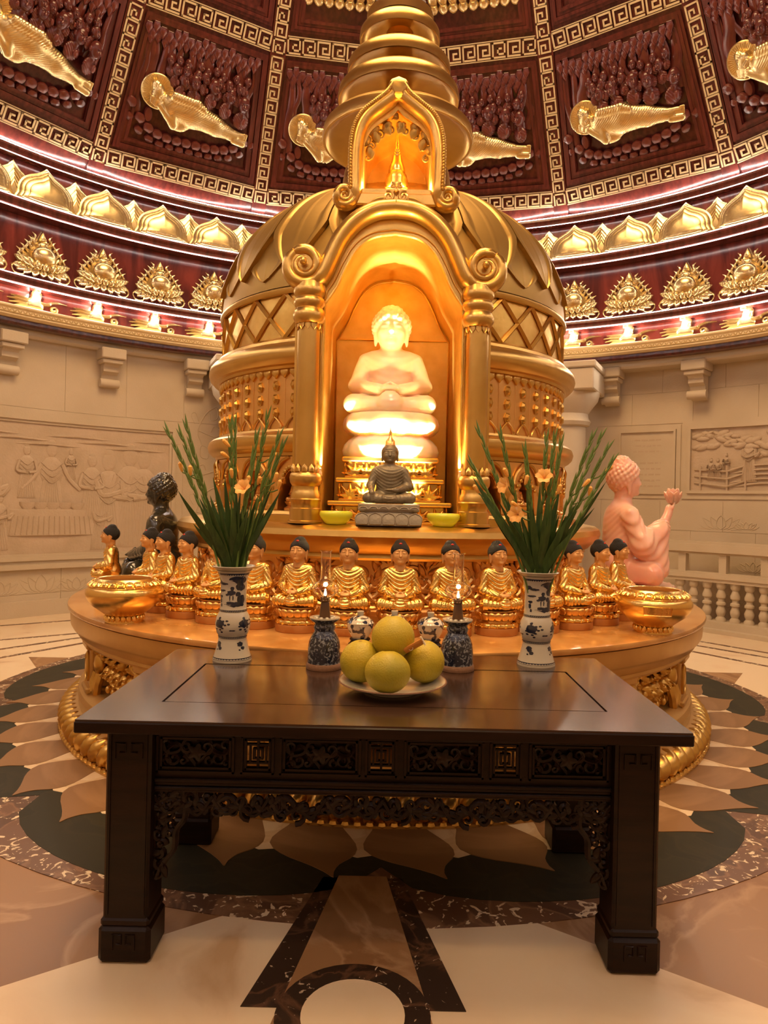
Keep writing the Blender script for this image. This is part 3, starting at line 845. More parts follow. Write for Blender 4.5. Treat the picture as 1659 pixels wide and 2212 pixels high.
# fret tile
q = .012
segs = [(0, 0, 0, 1), (0, 1, 1, 1), (1, 1, 1, .22), (1, .22, .42, .22), (.42, .22, .42, .60), (.42, .60, .70, .60), (0, 0, 1, 0)]
mb = MB(); sz = .142
for x0, z0, x1, z1 in segs:
    X0, X1, ZZ0, ZZ1 = [(c - .5) * sz for c in (min(x0, x1), max(x0, x1), min(z0, z1), max(z0, z1))]
    mb.box(X0 - .0095, X1 + .0095, -.012, 0, ZZ0 - .0095, ZZ1 + .0095)
fret = mb.mesh('fret_tile', 'gold_inlay', False)
def trap(mb, s0, s1, i0, i1, y0, y1):      # frame bar between s0,s1; insets i0,i1 from facet side
    return mb
phs = [13.25 + 22.5 * k for k in range(-4, 4)]
for pc in phs:
    M = FM(pc)
    for (sA, sB) in ((.42, 2.0), (2.32, 3.7)):
        for lay, (ins, y) in enumerate(((.13, .035), (.165, .055), (.205, .030), (.24, .045), (.265, .012))):
            w = .036 if lay < 4 else .02
            a, b = sA + ins - .13, sB - ins + .13
            mb = MB()
            ha, hb = hw(a) - ins, hw(b) - ins
            ha2, hb2 = hw(a + w) - ins - w, hw(b - w) - ins - w
            for pts in ([(-ha, a), (ha, a), (ha2, a + w), (-ha2, a + w)], [(-hb, b), (-hb2, b - w), (hb2, b - w), (hb, b)],
                        [(-ha, a), (-ha2, a + w), (-hb2, b - w), (-hb, b)], [(ha, a), (hb, b), (hb2, b - w), (ha2, a + w)]):
                mb.prism(pts, -y, 0.0)
            mb.build('panel_moulding', 'wood_red', ceil, M, smooth=False)
    for sr in (.27, 2.16):
        n = int((2 * hw(sr) - .20) / .176)
        for i in range(n):
            x = (i - (n - 1) / 2) * (2 * hw(sr) - .20) / n
            place(fret, 'fret_tile', ceil, M @ T(x, -.004, sr) @ S(1.06 if n else 1, 1, 1.12))
        mbs = MB()
        for dz in (-.105, .105): mbs.box(-hw(sr) + .09, hw(sr) - .09, -.010, 0, sr + dz - .006, sr + dz + .006)
        mbs.build('fret_edge', 'gold_inlay', ceil, M, smooth=False)
for k in range(-4, 5):
    ph = 2 + 22.5 * k
    M = BM(ph)
    MB().box(-.10, .10, -.028, .03, 0, 4.2).build('band_board', 'wood_red', ceil, M, smooth=False)
    for s in [.27] + [.45 + .168 * i for i in range(10)] + [2.16] + [2.34 + .168 * i for i in range(6)]:
        place(fret, 'fret_tile', ceil, M @ T(0, -.032, s) @ RY(90))
# ------------------------------------------------------------------ seated figure sculpting (unit figure about 0.94 tall, faces -y)
def head_fields(P, hz, hs, hy=0.0):
    Q = [P[0] / hs, (P[1] - hy) / hs, (P[2] - hz) / hs]
    d = ell(Q, (0, 0, 0), (.086, .098, .105))
    d = smin(d, ell(Q, (0, -.028, -.055), (.068, .070, .068)), .03)
    d = smin(d, cap(Q, (0, -.096, .014), (0, -.112, -.028), .006, .0125), .012)
    d = smin(d, ell(Q, (0, -.088, -.09), (.024, .018, .016)), .02)
    for s in (-1, 1):
        d = smin(d, cap(Q, (s * .012, -.094, .030), (s * .058, -.076, .026), .005, .004), .010)
        d = smin(d, ell(Q, (s * .036, -.083, .006), (.023, .013, .010)), .008)
        d = smin(d, ell(Q, (s * .040, -.072, -.03), (.030, .025, .028)), .02)
        d = smin(d, ell(Q, (s * .089, .004, -.012), (.011, .028, .050)), .006)
        d = smin(d, ell(Q, (s * .086, -.004, -.066), (.010, .014, .038)), .01)
    d = smin(d, ell(Q, (0, -.099, -.050), (.023, .010, .0055)), .004)
    d = smin(d, ell(Q, (0, -.096, -.0625), (.018, .010, .006)), .004)
    d = smin(d, cap(Q, (0, .012, -.22), (0, .012, -.07), .066, .058), .02)
    h = ell(Q, (0, .016, .016), (.1015, .115, .104))
    h = smax(h, -(Q[2] * .72 + Q[1] * .69 + .026), .006)
    h = np.where(True, h, h)
    h = smin(h, ell(Q, (0, .028, .106), (.056, .056, .040)), .025)
    return d * hs, h * hs, Q

def curl_field(Q, r=.0165, n=190, seed=0):
    d = np.full(Q[0].shape, 1.0, np.float32)
    ga = math.pi * (3 - math.sqrt(5))
    for i in range(n):
        z = 1 - 2 * (i + .5) / n
        rr = math.sqrt(1 - z * z)
        x, y = rr * math.cos(ga * i), rr * math.sin(ga * i)
        p = (.0985 * x, .014 + .111 * y, .022 + .106 * z)
        if p[2] * .72 + p[1] * .69 + .022 < 0: continue
        d = np.minimum(d, (Q[0] - p[0]) ** 2 + (Q[1] - p[1]) ** 2 + (Q[2] - p[2]) ** 2)
    for i in range(40):
        z = 1 - 1.3 * (i + .5) / 40
        rr = math.sqrt(1 - z * z)
        p = (.058 * rr * math.cos(ga * i), .028 + .058 * rr * math.sin(ga * i), .106 + .042 * z)
        d = np.minimum(d, (Q[0] - p[0]) ** 2 + (Q[1] - p[1]) ** 2 + (Q[2] - p[2]) ** 2)
    return np.sqrt(d) - r

def robe_field(P, fold=.006, arms='lap', period=.056, bare=False):
    x, y, z = P
    t = ell(P, (0, .035, .32), (.185, .125, .28))
    t = smin(t, ell(P, (0, .02, .455), (.195, .112, .115)), .06)
    t = smin(t, cap(P, (-.14, .03, .505), (.14, .03, .505), .066, .066), .05)
    t = smin(t, cap(P, (0, .025, .5), (0, .015, .575), .085, .068), .04)
    t = smin(t, ell(P, (0, .07, .13), (.21, .14, .15)), .06)
    a = None
    for s in (-1, 1):
        raised = arms in ('raise',) and s > 0 or (arms == 'raiseL' and s < 0)
        touch = arms == 'touch' and s < 0
        if raised:
            u = cap(P, (s * .19, .02, .485), (s * .235, -.06, .30), .070, .072)
            u = smin(u, cap(P, (s * .235, -.06, .30), (s * .15, -.25, .42), .075, .052), .03)
            u = smin(u, cap(P, (s * .235, -.07, .28), (s * .21, -.20, .13), .085, .06), .05)
            u = smin(u, cap(P, (s * .20, -.22, .38), (s * .235, -.20, .12), .055, .06), .06)
        elif touch:
            u = cap(P, (s * .19, .02, .485), (s * .255, -.02, .28), .062, .055)
            u = smin(u, cap(P, (s * .255, -.02, .28), (s * .235, -.19, .175), .052, .036), .03)
        else:
            u = cap(P, (s * .19, .025, .485), (s * .258, .005, .265), .068, .070)
            u = smin(u, cap(P, (s * .258, .0, .255), (s * .085, -.19, .205), .066, .046), .03)
        a = u if a is None else np.minimum(a, u)
    body = smin(t, a, .022)
    l = ell(P, (0, -.10, .055), (.30, .16, .055))
    for s in (-1, 1):
        l = smin(l, cap(P, (s * .10, .0, .10), (s * .275, -.12, .088), .10, .082), .03)
        l = smin(l, cap(P, (s * .275, -.13, .080), (-s * .04, -.235, .075), .078, .058), .025)
    if arms != 'touch':
        l = smin(l, ell(P, (0, -.255, .10), (.085, .05, .085)), .03)
    # fold lines
    ph = 2 * math.pi * (z - 4.2 * (x - .015) ** 2 * np.clip(1.15 - z, .45, 1) + .15 * y) / period
    m = np.clip((.56 - z) / .06, 0, 1) * np.clip((z - .20) / .05, 0, 1) * np.clip((.06 - y) / .08, .25, 1)
    body = body + fold * np.sin(ph) * m * np.clip((.24 - np.abs(x)) / .06, 0, 1)
    ph2 = 2 * math.pi * (z * .8 + np.abs(x) * .9 + y * .5) / (period * 1.25)
    body = body + fold * .75 * np.sin(ph2) * np.clip((np.abs(x) - .17) / .05, 0, 1)
    rr = np.sqrt(x * x + (y + .30) ** 2 * 1.4)
    l = l + fold * .8 * np.sin(2 * math.pi * rr / (period * 1.1)) * np.clip((np.abs(x) - .04) / .05, .0, 1) * np.clip((.18 - z) / .05, 0, 1)
    l = l + fold * np.sin(2 * math.pi * (z - 2.2 * x * x) / (period * .8)) * np.clip((.09 - np.abs(x)) / .03, 0, 1) * np.clip((-.22 - y) / .03, 0, 1)
    d = smin(body, l, .012)
    d = smax(d, .006 - z, .01)
    return d

def hands_field(P, arms='lap'):
    if arms == 'lap':
        d = ell(P, (0, -.215, .215), (.085, .05, .022))
        for s in (-1, 1):
            d = smin(d, cap(P, (s * .10, -.175, .215), (s * .05, -.225, .215), .03, .022), .015)
            d = smin(d, cap(P, (s * .045, -.215, .235), (s * .004, -.205, .262), .012, .009), .006)
            for i in range(4):
                d = smin(d, cap(P, (s * .055, -.225 - .012 * i, .205), (-s * .03, -.235 - .010 * i, .212 - .004 * i), .011, .009), .004)
        return d
    s = -1 if arms == 'touch' or arms == 'raiseL' else 1
    d = cap(P, (.09, -.19, .205), (-.02, -.225, .205), .03, .022)
    for i in range(4): d = smin(d, cap(P, (.02, -.215 - .011 * i, .205), (-.06, -.22 - .009 * i, .207), .011, .009), .004)
    if arms == 'touch':
        d = np.minimum(d, ell(P, (s * .225, -.215, .145), (.028, .022, .045)))
        for i in range(4): d = smin(d, cap(P, (s * (.205 + .014 * i), -.225, .12), (s * (.205 + .014 * i), -.232, .035 + .012 * abs(i - 1.5)), .010, .008), .004)
        d = smin(d, cap(P, (s * .20, -.21, .15), (s * .18, -.225, .095), .010, .008), .006)
        d = smin(d, cap(P, (s * .235, -.17, .19), (s * .228, -.21, .16), .034, .028), .02)
    else:
        d = np.minimum(d, cap(P, (s * .15, -.25, .42), (s * .12, -.30, .50), .040, .032))
        d = smin(d, ell(P, (s * .11, -.315, .535), (.026, .032, .042)), .02)
        for i in range(4): d = smin(d, cap(P, (s * .09 + s * .014 * i, -.335, .55), (s * .085 + s * .013 * i, -.365 + .004 * i, .585 + .01 * (i == 3)), .010, .0085), .005)
        d = smin(d, cap(P, (s * .09, -.30, .53), (s * .075, -.345, .575), .011, .009), .006)
    return d

HLO, HHI = (-.17, -.2, .5), (.17, .18, 1.1)
def seated(name, m, hs=1.1, hz=.74, vox=.0085, fold=.007, arms='lap', curls=True, hvox=.006, period=.056):
    """one-material statue: one continuous body"""
    def fn(P):
        d = smin(robe_field(P, fold, arms, period), hands_field(P, arms), .006)
        hd, hh, Q = head_fields(P, hz, hs)
        msk = P[2] > .5
        out = d.copy()
        hd2 = smin(hd, hh, .004)
        out = np.where(msk, smin(d, hd2, .01), out)
        if curls:
            sub = (P[2] > hz - .12 * hs)
            k = np.argmax(P[2][0, 0] > hz - .12 * hs)
            cq = [q[:, :, k:] for q in Q]
            c = curl_field(cq) * hs
            out[:, :, k:] = smin(out[:, :, k:], c, .003)
        return out
    top = hz + .2 * hs
    return smesh(name, fn, (-.40, -.42, -.01), (.40, .24, top), vox, m)

# ------------------------------------------------------------------ golden seated statue in parts
GB = {}
GB['robe'] = smesh('robe', lambda P: smax(robe_field(P, .0062), -(ell(P, (0, -.05, .60), (.075, .10, .085))), .006), (-.40, -.36, -.01), (.40, .24, .60), .0085, 'gold_bright')
GB['face'] = smesh('head', lambda P: head_fields(P, .735, 1.08)[0], (-.13, -.15, .53), (.13, .14, .89), .0048, 'skin_gold')
def hairf(P):
    d, h, Q = head_fields(P, .735, 1.08)
    return h
GB['hair'] = smesh('hair', hairf, (-.13, -.13, .64), (.13, .16, .96), .0058, 'hair_black')
GB['hands'] = smesh('hands', hands_field, (-.16, -.30, .15), (.16, -.12, .29), .0055, 'skin_gold')
GB['jewel'] = MB().ball((0, -.052, .843), (.020, .014, .012), 10).mesh('hair_jewel', 'jewel_red')
GB['brow_mark'] = MB().ball((0, -.113, .777), (.006, .004, .006), 8).mesh('brow_mark', 'gold_bright')
mb = MB()
for s in (-1, 1): mb.tube(catmull([(s * .016, -.1015, .741), (s * .038, -.1035, .735), (s * .062, -.086, .741)], 4), .0018, 4)
GB['eyes'] = mb.mesh('eyelid_line', 'hair_black')
mb = MB()
for s in (-1, 1): mb.tube(catmull([(s * .010, -.110, .768), (s * .036, -.102, .778), (s * .066, -.080, .766)], 4), .0018, 4)
GB['brows'] = mb.mesh('eyebrow_line', 'hair_black')
# lotus seat: core, petals, plinth (unit figure scale)
def elat(prof, sx, sy, n=40):
    return MB().lathe(prof, n, M=S(sx, sy, 1))
GB['core'] = elat([(0, -.005), (.98, -.005), (1.0, -.03), (.86, -.10), (.82, -.13), (.88, -.17), (1.0, -.24), (0, -.24)], .285, .23).mesh('lotus_core', 'gold_copper')
GB['plinth'] = elat([(0, -.235), (1.0, -.235), (1.02, -.245), (1.02, -.335), (.99, -.345), (0, -.345)], .33, .28).mesh('plinth', 'plinth_red')
GB['petal_up'] = MB().boss(petal_outline(.15, .13, 8), [(1, .006), (.8, .026), (.45, .034)], (0, .05), .004).mesh('petal', 'gold_copper')
GB['petal_down'] = MB().boss(petal_outline(.17, .085, 8, .8, .7), [(1, .006), (.85, .022), (.8, .018), (.5, .034)], (0, .03), .004).mesh('petal', 'gold_bright')

def golden_buddha(phi, R, label, group):
    sc = .40
    t = thing('golden_buddha_statue', label, 'statue', SM(phi, R, .831), group)
    B = PW[t.name] @ T(0, 0, .345 * sc) @ S(sc * .91, sc, sc)
    BH = B @ T(0, 0, .585) @ S(1.2 / .91, 1.2, 1.2) @ T(0, 0, -.585)
    for k in ('robe', 'face', 'hair', 'hands', 'jewel', 'core', 'plinth'):
        o = place(GB[k], GB[k].name, t, BH if k in ('face', 'hair', 'jewel') else B)
        if k == 'face':
            face = o
    for k in ('eyes', 'brows', 'brow_mark'): place(GB[k], GB[k].name, face, BH)
    for i in range(13):
        a = -120 + 20 * i
        ca, sa = math.cos(math.radians(a)), math.sin(math.radians(a))
        place(GB['petal_up'], 'petal', t, B @ T(.272 * sa, -.222 * ca, -.135) @ RZ(a) @ RX(26))
    for i in range(12):
        a = -121 + 22 * i
        ca, sa = math.cos(math.radians(a)), math.sin(math.radians(a))
        place(GB['petal_down'], 'petal', t, B @ T(.322 * sa, -.262 * ca, -.238) @ RZ(a) @ RX(-22))

GL = 'gold-robed seated Buddha with black hair in the row around the stupa foot'
def lab(x): return x
for ph, l, gg in ((2.0, 'gold-robed black-haired seated Buddha on the stupa axis, directly behind the topmost pomelo', None),
    (-6.5, 'gold-robed seated Buddha behind the oil lamp chimney nearer the dark green Buddha', None),
    (10.5, 'gold-robed seated Buddha whose face shows behind the oil lamp chimney nearer the pink Buddha', None),
    (-15.1, 'gold-robed black-haired seated Buddha between vase and oil lamp, on the dark green Buddha side', None),
    (18.9, 'gold-robed black-haired seated Buddha between vase and oil lamp, on the pink Buddha side', None),
    (-23.4, 'gold-robed seated Buddha mostly hidden behind the flower vase nearer the dark green Buddha', None),
    (27.3, 'gold-robed seated Buddha mostly hidden behind the flower vase nearer the pink Buddha', None),
    (-31.7, 'gold-robed seated Buddha half covered by gladiolus leaves, showing half its face', None),
    (35.7, 'gold-robed seated Buddha just past the gladioli, third from the plaqued golden bowl', None),
    (-40.1, 'gold-robed seated Buddha in profile, second one along from the plain golden bowl', None),
    (44.1, 'gold-robed seated Buddha in profile, second one along from the plaqued golden bowl', None),
    (-48.5, 'gold-robed seated Buddha in profile in front of the dark green Buddha, overlapping its neighbour', None),
    (52.5, 'gold-robed seated Buddha in profile standing before the pink quartz Buddha', None),
    (-57.0, 'gold-robed seated Buddha overlapped by its neighbour in front of the dark green Buddha', None),
    (-70.0, 'gold-robed seated Buddha standing apart, rising directly behind the plain golden bowl', None)):
    golden_buddha(ph, 1.89 if ph > -60 else 2.10, l, 'golden Buddhas around the stupa foot')

# ------------------------------------------------------------------ carved reclining panels in the dome
def recl(P):
    x, y, z = P
    d = ell(P, (-.49, -.055, .115), (.088, .085, .105))
    d = smin(d, ell(P, (-.535, -.05, .195), (.05, .05, .045)), .03)
    d = smin(d, cap(P, (-.425, -.125, .125), (-.46, -.14, .09), .012, .018), .015)
    d = smin(d, ell(P, (-.455, -.12, .05), (.03, .02, .012)), .01)
    d = smin(d, cap(P, (-.40, -.05, .05), (-.36, -.05, .02), .07, .08), .03)
    cur = np.sin(np.clip(np.arctan2(z - .115, x + .49), -3.2, 3.2) * 16) * np.sin(np.hypot(x + .49, z - .115) * 150)
    d = d + .003 * cur * ((x < -.50) | (z > .20))
    arm = cap(P, (-.30, -.09, .13), (-.24, -.11, -.12), .06, .055)
    arm = smin(arm, cap(P, (-.24, -.11, -.13), (-.45, -.125, .01), .05, .035), .03)
    arm = smin(arm, ell(P, (-.49, -.115, .03), (.055, .03, .045)), .02)
    for i in range(4): arm = smin(arm, cap(P, (-.50, -.125, .05 - .018 * i), (-.57, -.115, .075 - .018 * i), .012, .010), .005)
    b = cap(P, (-.30, -.02, .04), (-.02, -.02, .045), .145, .155)
    b = smin(b, cap(P, (-.02, -.02, .045), (.30, -.02, .005), .155, .105), .05)
    b = smin(b, cap(P, (.30, -.02, .005), (.60, -.02, -.03), .105, .062), .05)
    b = smin(b, ell(P, (-.18, -.04, -.13), (.13, .06, .06)), .05)
    u = cap(P, (-.29, -.13, .15), (.0, -.15, .155), .055, .052)
    u = smin(u, cap(P, (.0, -.15, .155), (.10, -.16, .13), .05, .038), .03)
    b = smin(b, u, .025)
    fz = z - .02
    ph = 2 * math.pi * (x - 1.3 * fz + 3.0 * fz * fz) / .034
    b = b + .0024 * np.sin(ph) * np.clip((x + .38) / .08, 0, 1) * np.clip((.52 - x) / .05, 0, 1)
    ft = cap(P, (.58, -.03, .0), (.70, -.03, -.005), .042, .040)
    ft = np.minimum(ft, cap(P, (.58, -.05, -.07), (.72, -.05, -.075), .042, .040))
    for i in range(5):
        ft = smin(ft, cap(P, (.70, -.05, .03 - .016 * i), (.745, -.055, .032 - .016 * i), .011, .010), .006)
    out = smin(smin(d, b, .02), smin(arm, ft, .02), .012)
    return smax(out, y - .01, .005)
RM = smesh('figure', recl, (-.66, -.22, -.24), (.80, .03, .30), .0062, 'gold_pale')
mb = MB()
mb.boss([(.205 * math.cos(a), .205 * math.sin(a)) for a in np.linspace(0, 2 * math.pi, 41)[:-1]], [(1, .02), (.95, .026), (.9, .018), (.3, .018)], (0, 0))
HALO = mb.mesh('halo_disc', 'gold_pale')
mb = MB()
for i in range(44):
    a = i * 2 * math.pi / 44
    l = .185 if i % 2 else .165
    mb.tube([(.11 * math.cos(a), -.02, .11 * math.sin(a)), (l * math.cos(a), -.02, l * math.sin(a))], .0042, 4)
RAYS = mb.mesh('halo_rays', 'gold_pale')
def disc_f(P0):
    P = [P0[0] / 1.28, (P0[1] + .05) / 1.28 - .05, (P0[2] - .12) / 1.28 + .12]
    d = ell(P, (0, -.05, .20), (.052, .055, .068))
    d = smin(d, ell(P, (0, -.065, .165), (.04, .045, .04)), .02)
    d = smin(d, cap(P, (0, -.102, .208), (0, -.120, .180), .008, .0135), .008)
    for s in (-1, 1):
        d = smax(d, -ell(P, (s * .024, -.106, .204), (.019, .017, .012)), .006)
        d = smin(d, ell(P, (s * .024, -.092, .202), (.014, .009, .007)), .003)
        d = smin(d, cap(P, (s * .008, -.102, .218), (s * .036, -.09, .216), .004, .003), .005)
        d = smin(d, ell(P, (s * .054, -.04, .19), (.008, .015, .024)), .006)
    d = smin(d, ell(P, (0, -.106, .155), (.019, .010, .007)), .003)
    d = smin(d, cap(P, (0, -.04, .10), (0, -.045, .16), .03, .03), .015)
    d = d * 1.28; P = P0
    b = ell(P, (0, -.025, .03), (.098, .042, .10))
    b = b + .0032 * np.sin(2 * math.pi * (P[2] - 2 * P[0] ** 2 + .8 * P[0]) / .034)
    b = smin(b, ell(P, (.02, -.085, .03), (.03, .025, .045)), .015)
    return smax(smin(d, b, .012), P[1] - .005, .005)
DM = smesh('disciple', disc_f, (-.14, -.17, -.09), (.14, .02, .33), .0066, 'wood_carved')
LP = MB().boss(petal_outline(.13, .11, 8, .6, .6), [(1, .012), (.85, .03), (.6, .034), (.3, .045)], (0, .05), .006).mesh('lotus_petal', 'wood_carved')
rnd = random.Random(3)
mb = MB()
for i in range(9):
    x = -.62 + i * .15
    w = rnd.uniform(.03, .055)
    mb.tube(catmull([(x, 0, .62), (x + rnd.uniform(-.05, .05), -.02, .8), (x + rnd.uniform(-.04, .04), -.02, 1.0), (x * .92 + rnd.uniform(-.05, .05), -.01, 1.22)], 5), w, 7)
TREE = mb.mesh('tree_trunks', 'wood_carved')
trunk_meshes = []
for i in range(4):
    w = .045 + .010 * i
    trunk_meshes.append(MB().tube(catmull([(0, 0, 0), (.05 - .03 * i, -.02, .22), (-.03 + .02 * i, -.025, .42), (.02, -.01, .68)], 5), [w * (1.3 - .04 * k) for k in range(16)], 8, flat=(.38, 1), up=(0, 1, 0)).mesh('tree_trunk', 'wood_carved'))
LEAF = MB().boss([(0, -.075), (.045, .0), (.03, .06), (-.03, .06), (-.045, .0)], [(1, .018), (.9, .022), (.8, .018), (.2, .032)], (0, .01), .002).mesh('leaf', 'wood_carved')
KNOT = MB().boss([(.055 * math.cos(a), .10 * math.sin(a)) for a in np.linspace(0, 2 * math.pi, 17)[:-1]], [(1, .02), (.8, .045), (.5, .05)], (0, 0)).mesh('pillow', 'wood_carved')

def reclining_panel(pc, seed, where):
    M = FM(pc)
    rnd = random.Random(seed)
    # gilded figure
    t = thing('reclining_buddha_relief', 'gilded reclining Buddha with rayed halo, ' + where, 'relief', M @ T(0, -.05, 1.02) @ RX(0), 'gilded reclining Buddhas in the dome')
    B = PW[t.name] @ RY(3.5)
    place(RM, 'figure', t, B @ T(-.04, -.012, 0) @ S(.98, .68, 1.15))
    h = place(HALO, 'halo_disc', t, B @ T(-.525, -.005, .15))
    place(RAYS, 'halo_rays', h, B @ T(-.525, -.006, .15))
    # carved crowd
    c = thing('carved_crowd_relief', 'wood-carved disciples, Buddha ' + where, 'relief', M @ T(0, -.01, .55), 'carved wooden crowd reliefs in the dome')
    Bc = PW[c.name]
    for (x, z, sc) in ((-.40, 1.02, .62), (-.30, 1.05, .60), (-.19, 1.03, .64), (-.07, 1.06, .60), (.05, 1.03, .58), (.16, 1.06, .60), (.28, 1.03, .60), (.41, 1.05, .62), (.55, 1.06, .62),
                       (-.34, .92, .72), (-.22, .93, .74), (-.10, .92, .74), (.03, .93, .72), (.20, .92, .72), (.36, .92, .74), (.50, .93, .76), (-.27, .80, .88), (-.08, .80, .92), (.13, .81, .96), (.34, .76, 1.0), (.58, .70, 1.02)):
        place(DM, 'disciple', c, Bc @ T(x * .98, -.035 - .02 * sc, z - .12) @ RZ(rnd.uniform(-35, 35)) @ RY(rnd.uniform(-10, 10)) @ S(sc * 1.05, sc * .9, sc * 1.05))
    for i, x in enumerate((-.68, -.58, -.47, -.36, -.26, -.15, -.04, .07, .18, .29, .40, .51, .62)):
        place(trunk_meshes[(i + seed) % 4], 'tree_trunk', c, Bc @ T(x * 1.05, 0, .66 if i else .35) @ RY(rnd.uniform(-3, 3)) @ S(rnd.uniform(.6, 1.25) * rnd.choice((-1, 1)), rnd.uniform(.6, 1.2), .95 if i else 1.4))
    for r in range(3):
        n = 17 - r
        for i in range(n):
            x = -.72 + (i + .5 * (r % 2)) * 1.44 / 17 + .02 * r
            place(LEAF, 'leaf', c, Bc @ T(x, -.02 - .01 * (2 - r), 1.30 - .05 * r + .03 * math.sin(i * 1.7)))
    place(KNOT, 'pillow', c, Bc @ T(-.58, -.01, .36))
    for row, (n, dz, sc, fl) in enumerate(((13, .0, 1.05, 0), (13, -.10, .95, 1))):
        for i in range(n):
            f = (i + .5 * row - .25) / (n - .5) * 2 - 1
            x = .80 * f
            z = .10 + .30 * f ** 4 + dz + (.03 * f)
            ang = -math.degrees(math.atan(1.2 * f ** 3)) * .9
            if fl: place(LP, 'lotus_petal', c, Bc @ T(x, -.012, z + .09) @ RY(180 + ang) @ RX(-14) @ S(sc, 1, sc))
            else: place(LP, 'lotus_petal', c, Bc @ T(x, -.03, z) @ RY(ang) @ RX(14) @ S(sc, 1, sc))
for i, (pc, where) in enumerate(((13.25, 'its head hidden behind the stupa spire'), (35.75, 'panel beside the spire, pink Buddha side'), (58.25, 'second panel from the spire, pink Buddha side'),
                                 (-9.25, 'its feet hidden behind the stupa spire'), (-31.75, 'panel beside the spire, dark green Buddha side'), (-54.25, 'second panel from the spire, dark green Buddha side'))):
    reclining_panel(pc, i, where)
# upper row: seated figures on gilded lotus seats (their lower parts are in view)
LPG = MB().boss(petal_outline(.13, .14, 8, .6, .6), [(1, .012), (.85, .03), (.8, .024), (.4, .045)], (0, .05), .006).mesh('lotus_petal', 'gold_pale')
UPF = seated('figure', 'gold_pale', 1.15, .74, .016, .010)
for pc in (13.25, -9.25):
    t = thing('seated_buddha_relief', 'gilded seated Buddha relief on a lotus throne in the upper dome panel', 'relief', FM(pc) @ T(0, -.02, 2.62), 'gilded lotus thrones in the upper dome')
    B = PW[t.name]
    place(UPF, 'figure', t, B @ T(0, -.02, .24) @ S(1.05, .45, .8))
    for r, (n, w) in enumerate(((9, .50), (9, .50))):
        for i in range(n):
            f = i / (n - 1) * 2 - 1
            if r == 0: place(LPG, 'lotus_petal', t, B @ T(w * f, -.09 + .07 * f * f, .10) @ RY(14 * f) @ RX(14))
            else: place(LPG, 'lotus_petal', t, B @ T(w * f, -.09 + .07 * f * f, .13) @ RY(180 - 10 * f) @ RX(-14))
# ------------------------------------------------------------------ round altar
AK = 1.0165
alt = thing('round_altar', 'round golden altar platform with lacquered top carrying the stupa', 'altar', T(0, DS, 0))
def apart(nm, prof, m, n=128, ang=35): return MB().lathe([(r * AK, z) for r, z in prof], n).build(nm, m, alt, T(0, DS, 0), ang=ang)
apart('altar_top', [(0, .79), (2.30, .79), (2.318, .80), (2.322, .815), (2.318, .828), (2.30, .832), (0, .832)], 'lacquer_top')
apart('fascia', [(2.2, .60), (2.235, .60), (2.245, .615), (2.24, .63), (2.265, .645), (2.275, .665), (2.29, .68), (2.30, .70), (2.305, .79), (2.0, .79)], 'gold_paint')
apart('waist', [(2.08, .22), (2.08, .61)], 'gold_paint')
apart('foot_slope', [(2.08, .30), (2.19, .29), (2.24, .26), (2.245, .22), (2.20, .19), (2.22, .165), (2.26, .15)], 'gold_paint')
apart('foot_ring', [(2.24, .16), (2.30, .15), (2.30, .02), (2.36, .02), (2.36, 0), (2.0, 0)], 'gold_paint')
gm = MB().ball((0, 0, 0), (.050, .085, .085), 12).mesh('gadroon', 'gold')
for k in range(-40, 41):
    place(gm, 'gadroon', alt, SM(k * 2.6, 2.285 * AK, .085) @ RY(28))
bd = MB().ball((0, 0, 0), (.02, .02, .018), 8).mesh('bead', 'gold')
mb = MB()
for k in range(-75, 76): mb.ball((0, 0, 0), (.026, .02, .02), 8, M=SM(k * 1.4, 2.345 * AK, .018))
o = mb.build('bead_row', 'gold', alt, Matrix()); o['kind'] = 'stuff'
# pilasters with medallions, figure panels
pil = MB(); pil.box(-.09, .09, -.10, .05, .30, .60, b=.01); pil.box(-.11, .11, -.13, .05, .56, .61, b=.01); pil.box(-.11, .11, -.13, .05, .28, .32, b=.01)
pilm = pil.mesh('pilaster', 'gold_paint')
med = MB().boss([(.05 * math.cos(a), .10 * math.sin(a)) for a in np.linspace(0, 2 * math.pi, 25)[:-1]], [(1, .012), (.85, .02), (.78, .008), (.4, .02)], (0, 0)).mesh('medallion', 'gold')
figg = DM.copy(); figg.materials[0] = MATS['gold']
atl = MB(); atl.ball((0, -.04, .24), (.035, .035, .045), 10); atl.ball((0, -.02, .14), (.06, .045, .08), 12); atl.tube([(-.04, -.03, .08), (-.05, -.05, .02), (-.02, -.05, -.04)], .03, 8); atl.tube([(.04, -.03, .08), (.05, -.05, .02), (.02, -.05, -.04)], .03, 8)
for s in (-1, 1): atl.tube(catmull([(s * .05, -.02, .18), (s * .09, -.03, .22), (s * .06, -.03, .29)], 4), .016, 6)
atm = atl.mesh('atlas_figure', 'gold')
rnd = random.Random(8)
for k in range(-5, 6):
    ph = 12 + 24 * k if k >= 0 else -12 + 24 * (k + 1)
    if abs(ph) > 130: continue
    for d in (0,):
        p = place(pilm, 'pilaster', alt, SM(ph, 2.10 * AK, 0))
        place(med, 'medallion', p, SM(ph, 2.10 * AK + .10, .44))
    for d in (-3.4, 3.4): place(atm, 'atlas_figure', alt, SM(ph + d * 1.1, 2.13 * AK, .34))
    for i in range(6):
        f = ph + 6.2 + i * 2.4
        place(figg, 'relief_figure', alt, SM(f, 2.07 * AK, .42) @ RZ(rnd.uniform(-30, 30)) @ S(.62, .8, .62) @ T(0, 0, 0))
        place(figg, 'relief_figure', alt, SM(f + 1.1, 2.075 * AK, .33) @ RZ(rnd.uniform(-30, 30)) @ S(.55, .8, .55))
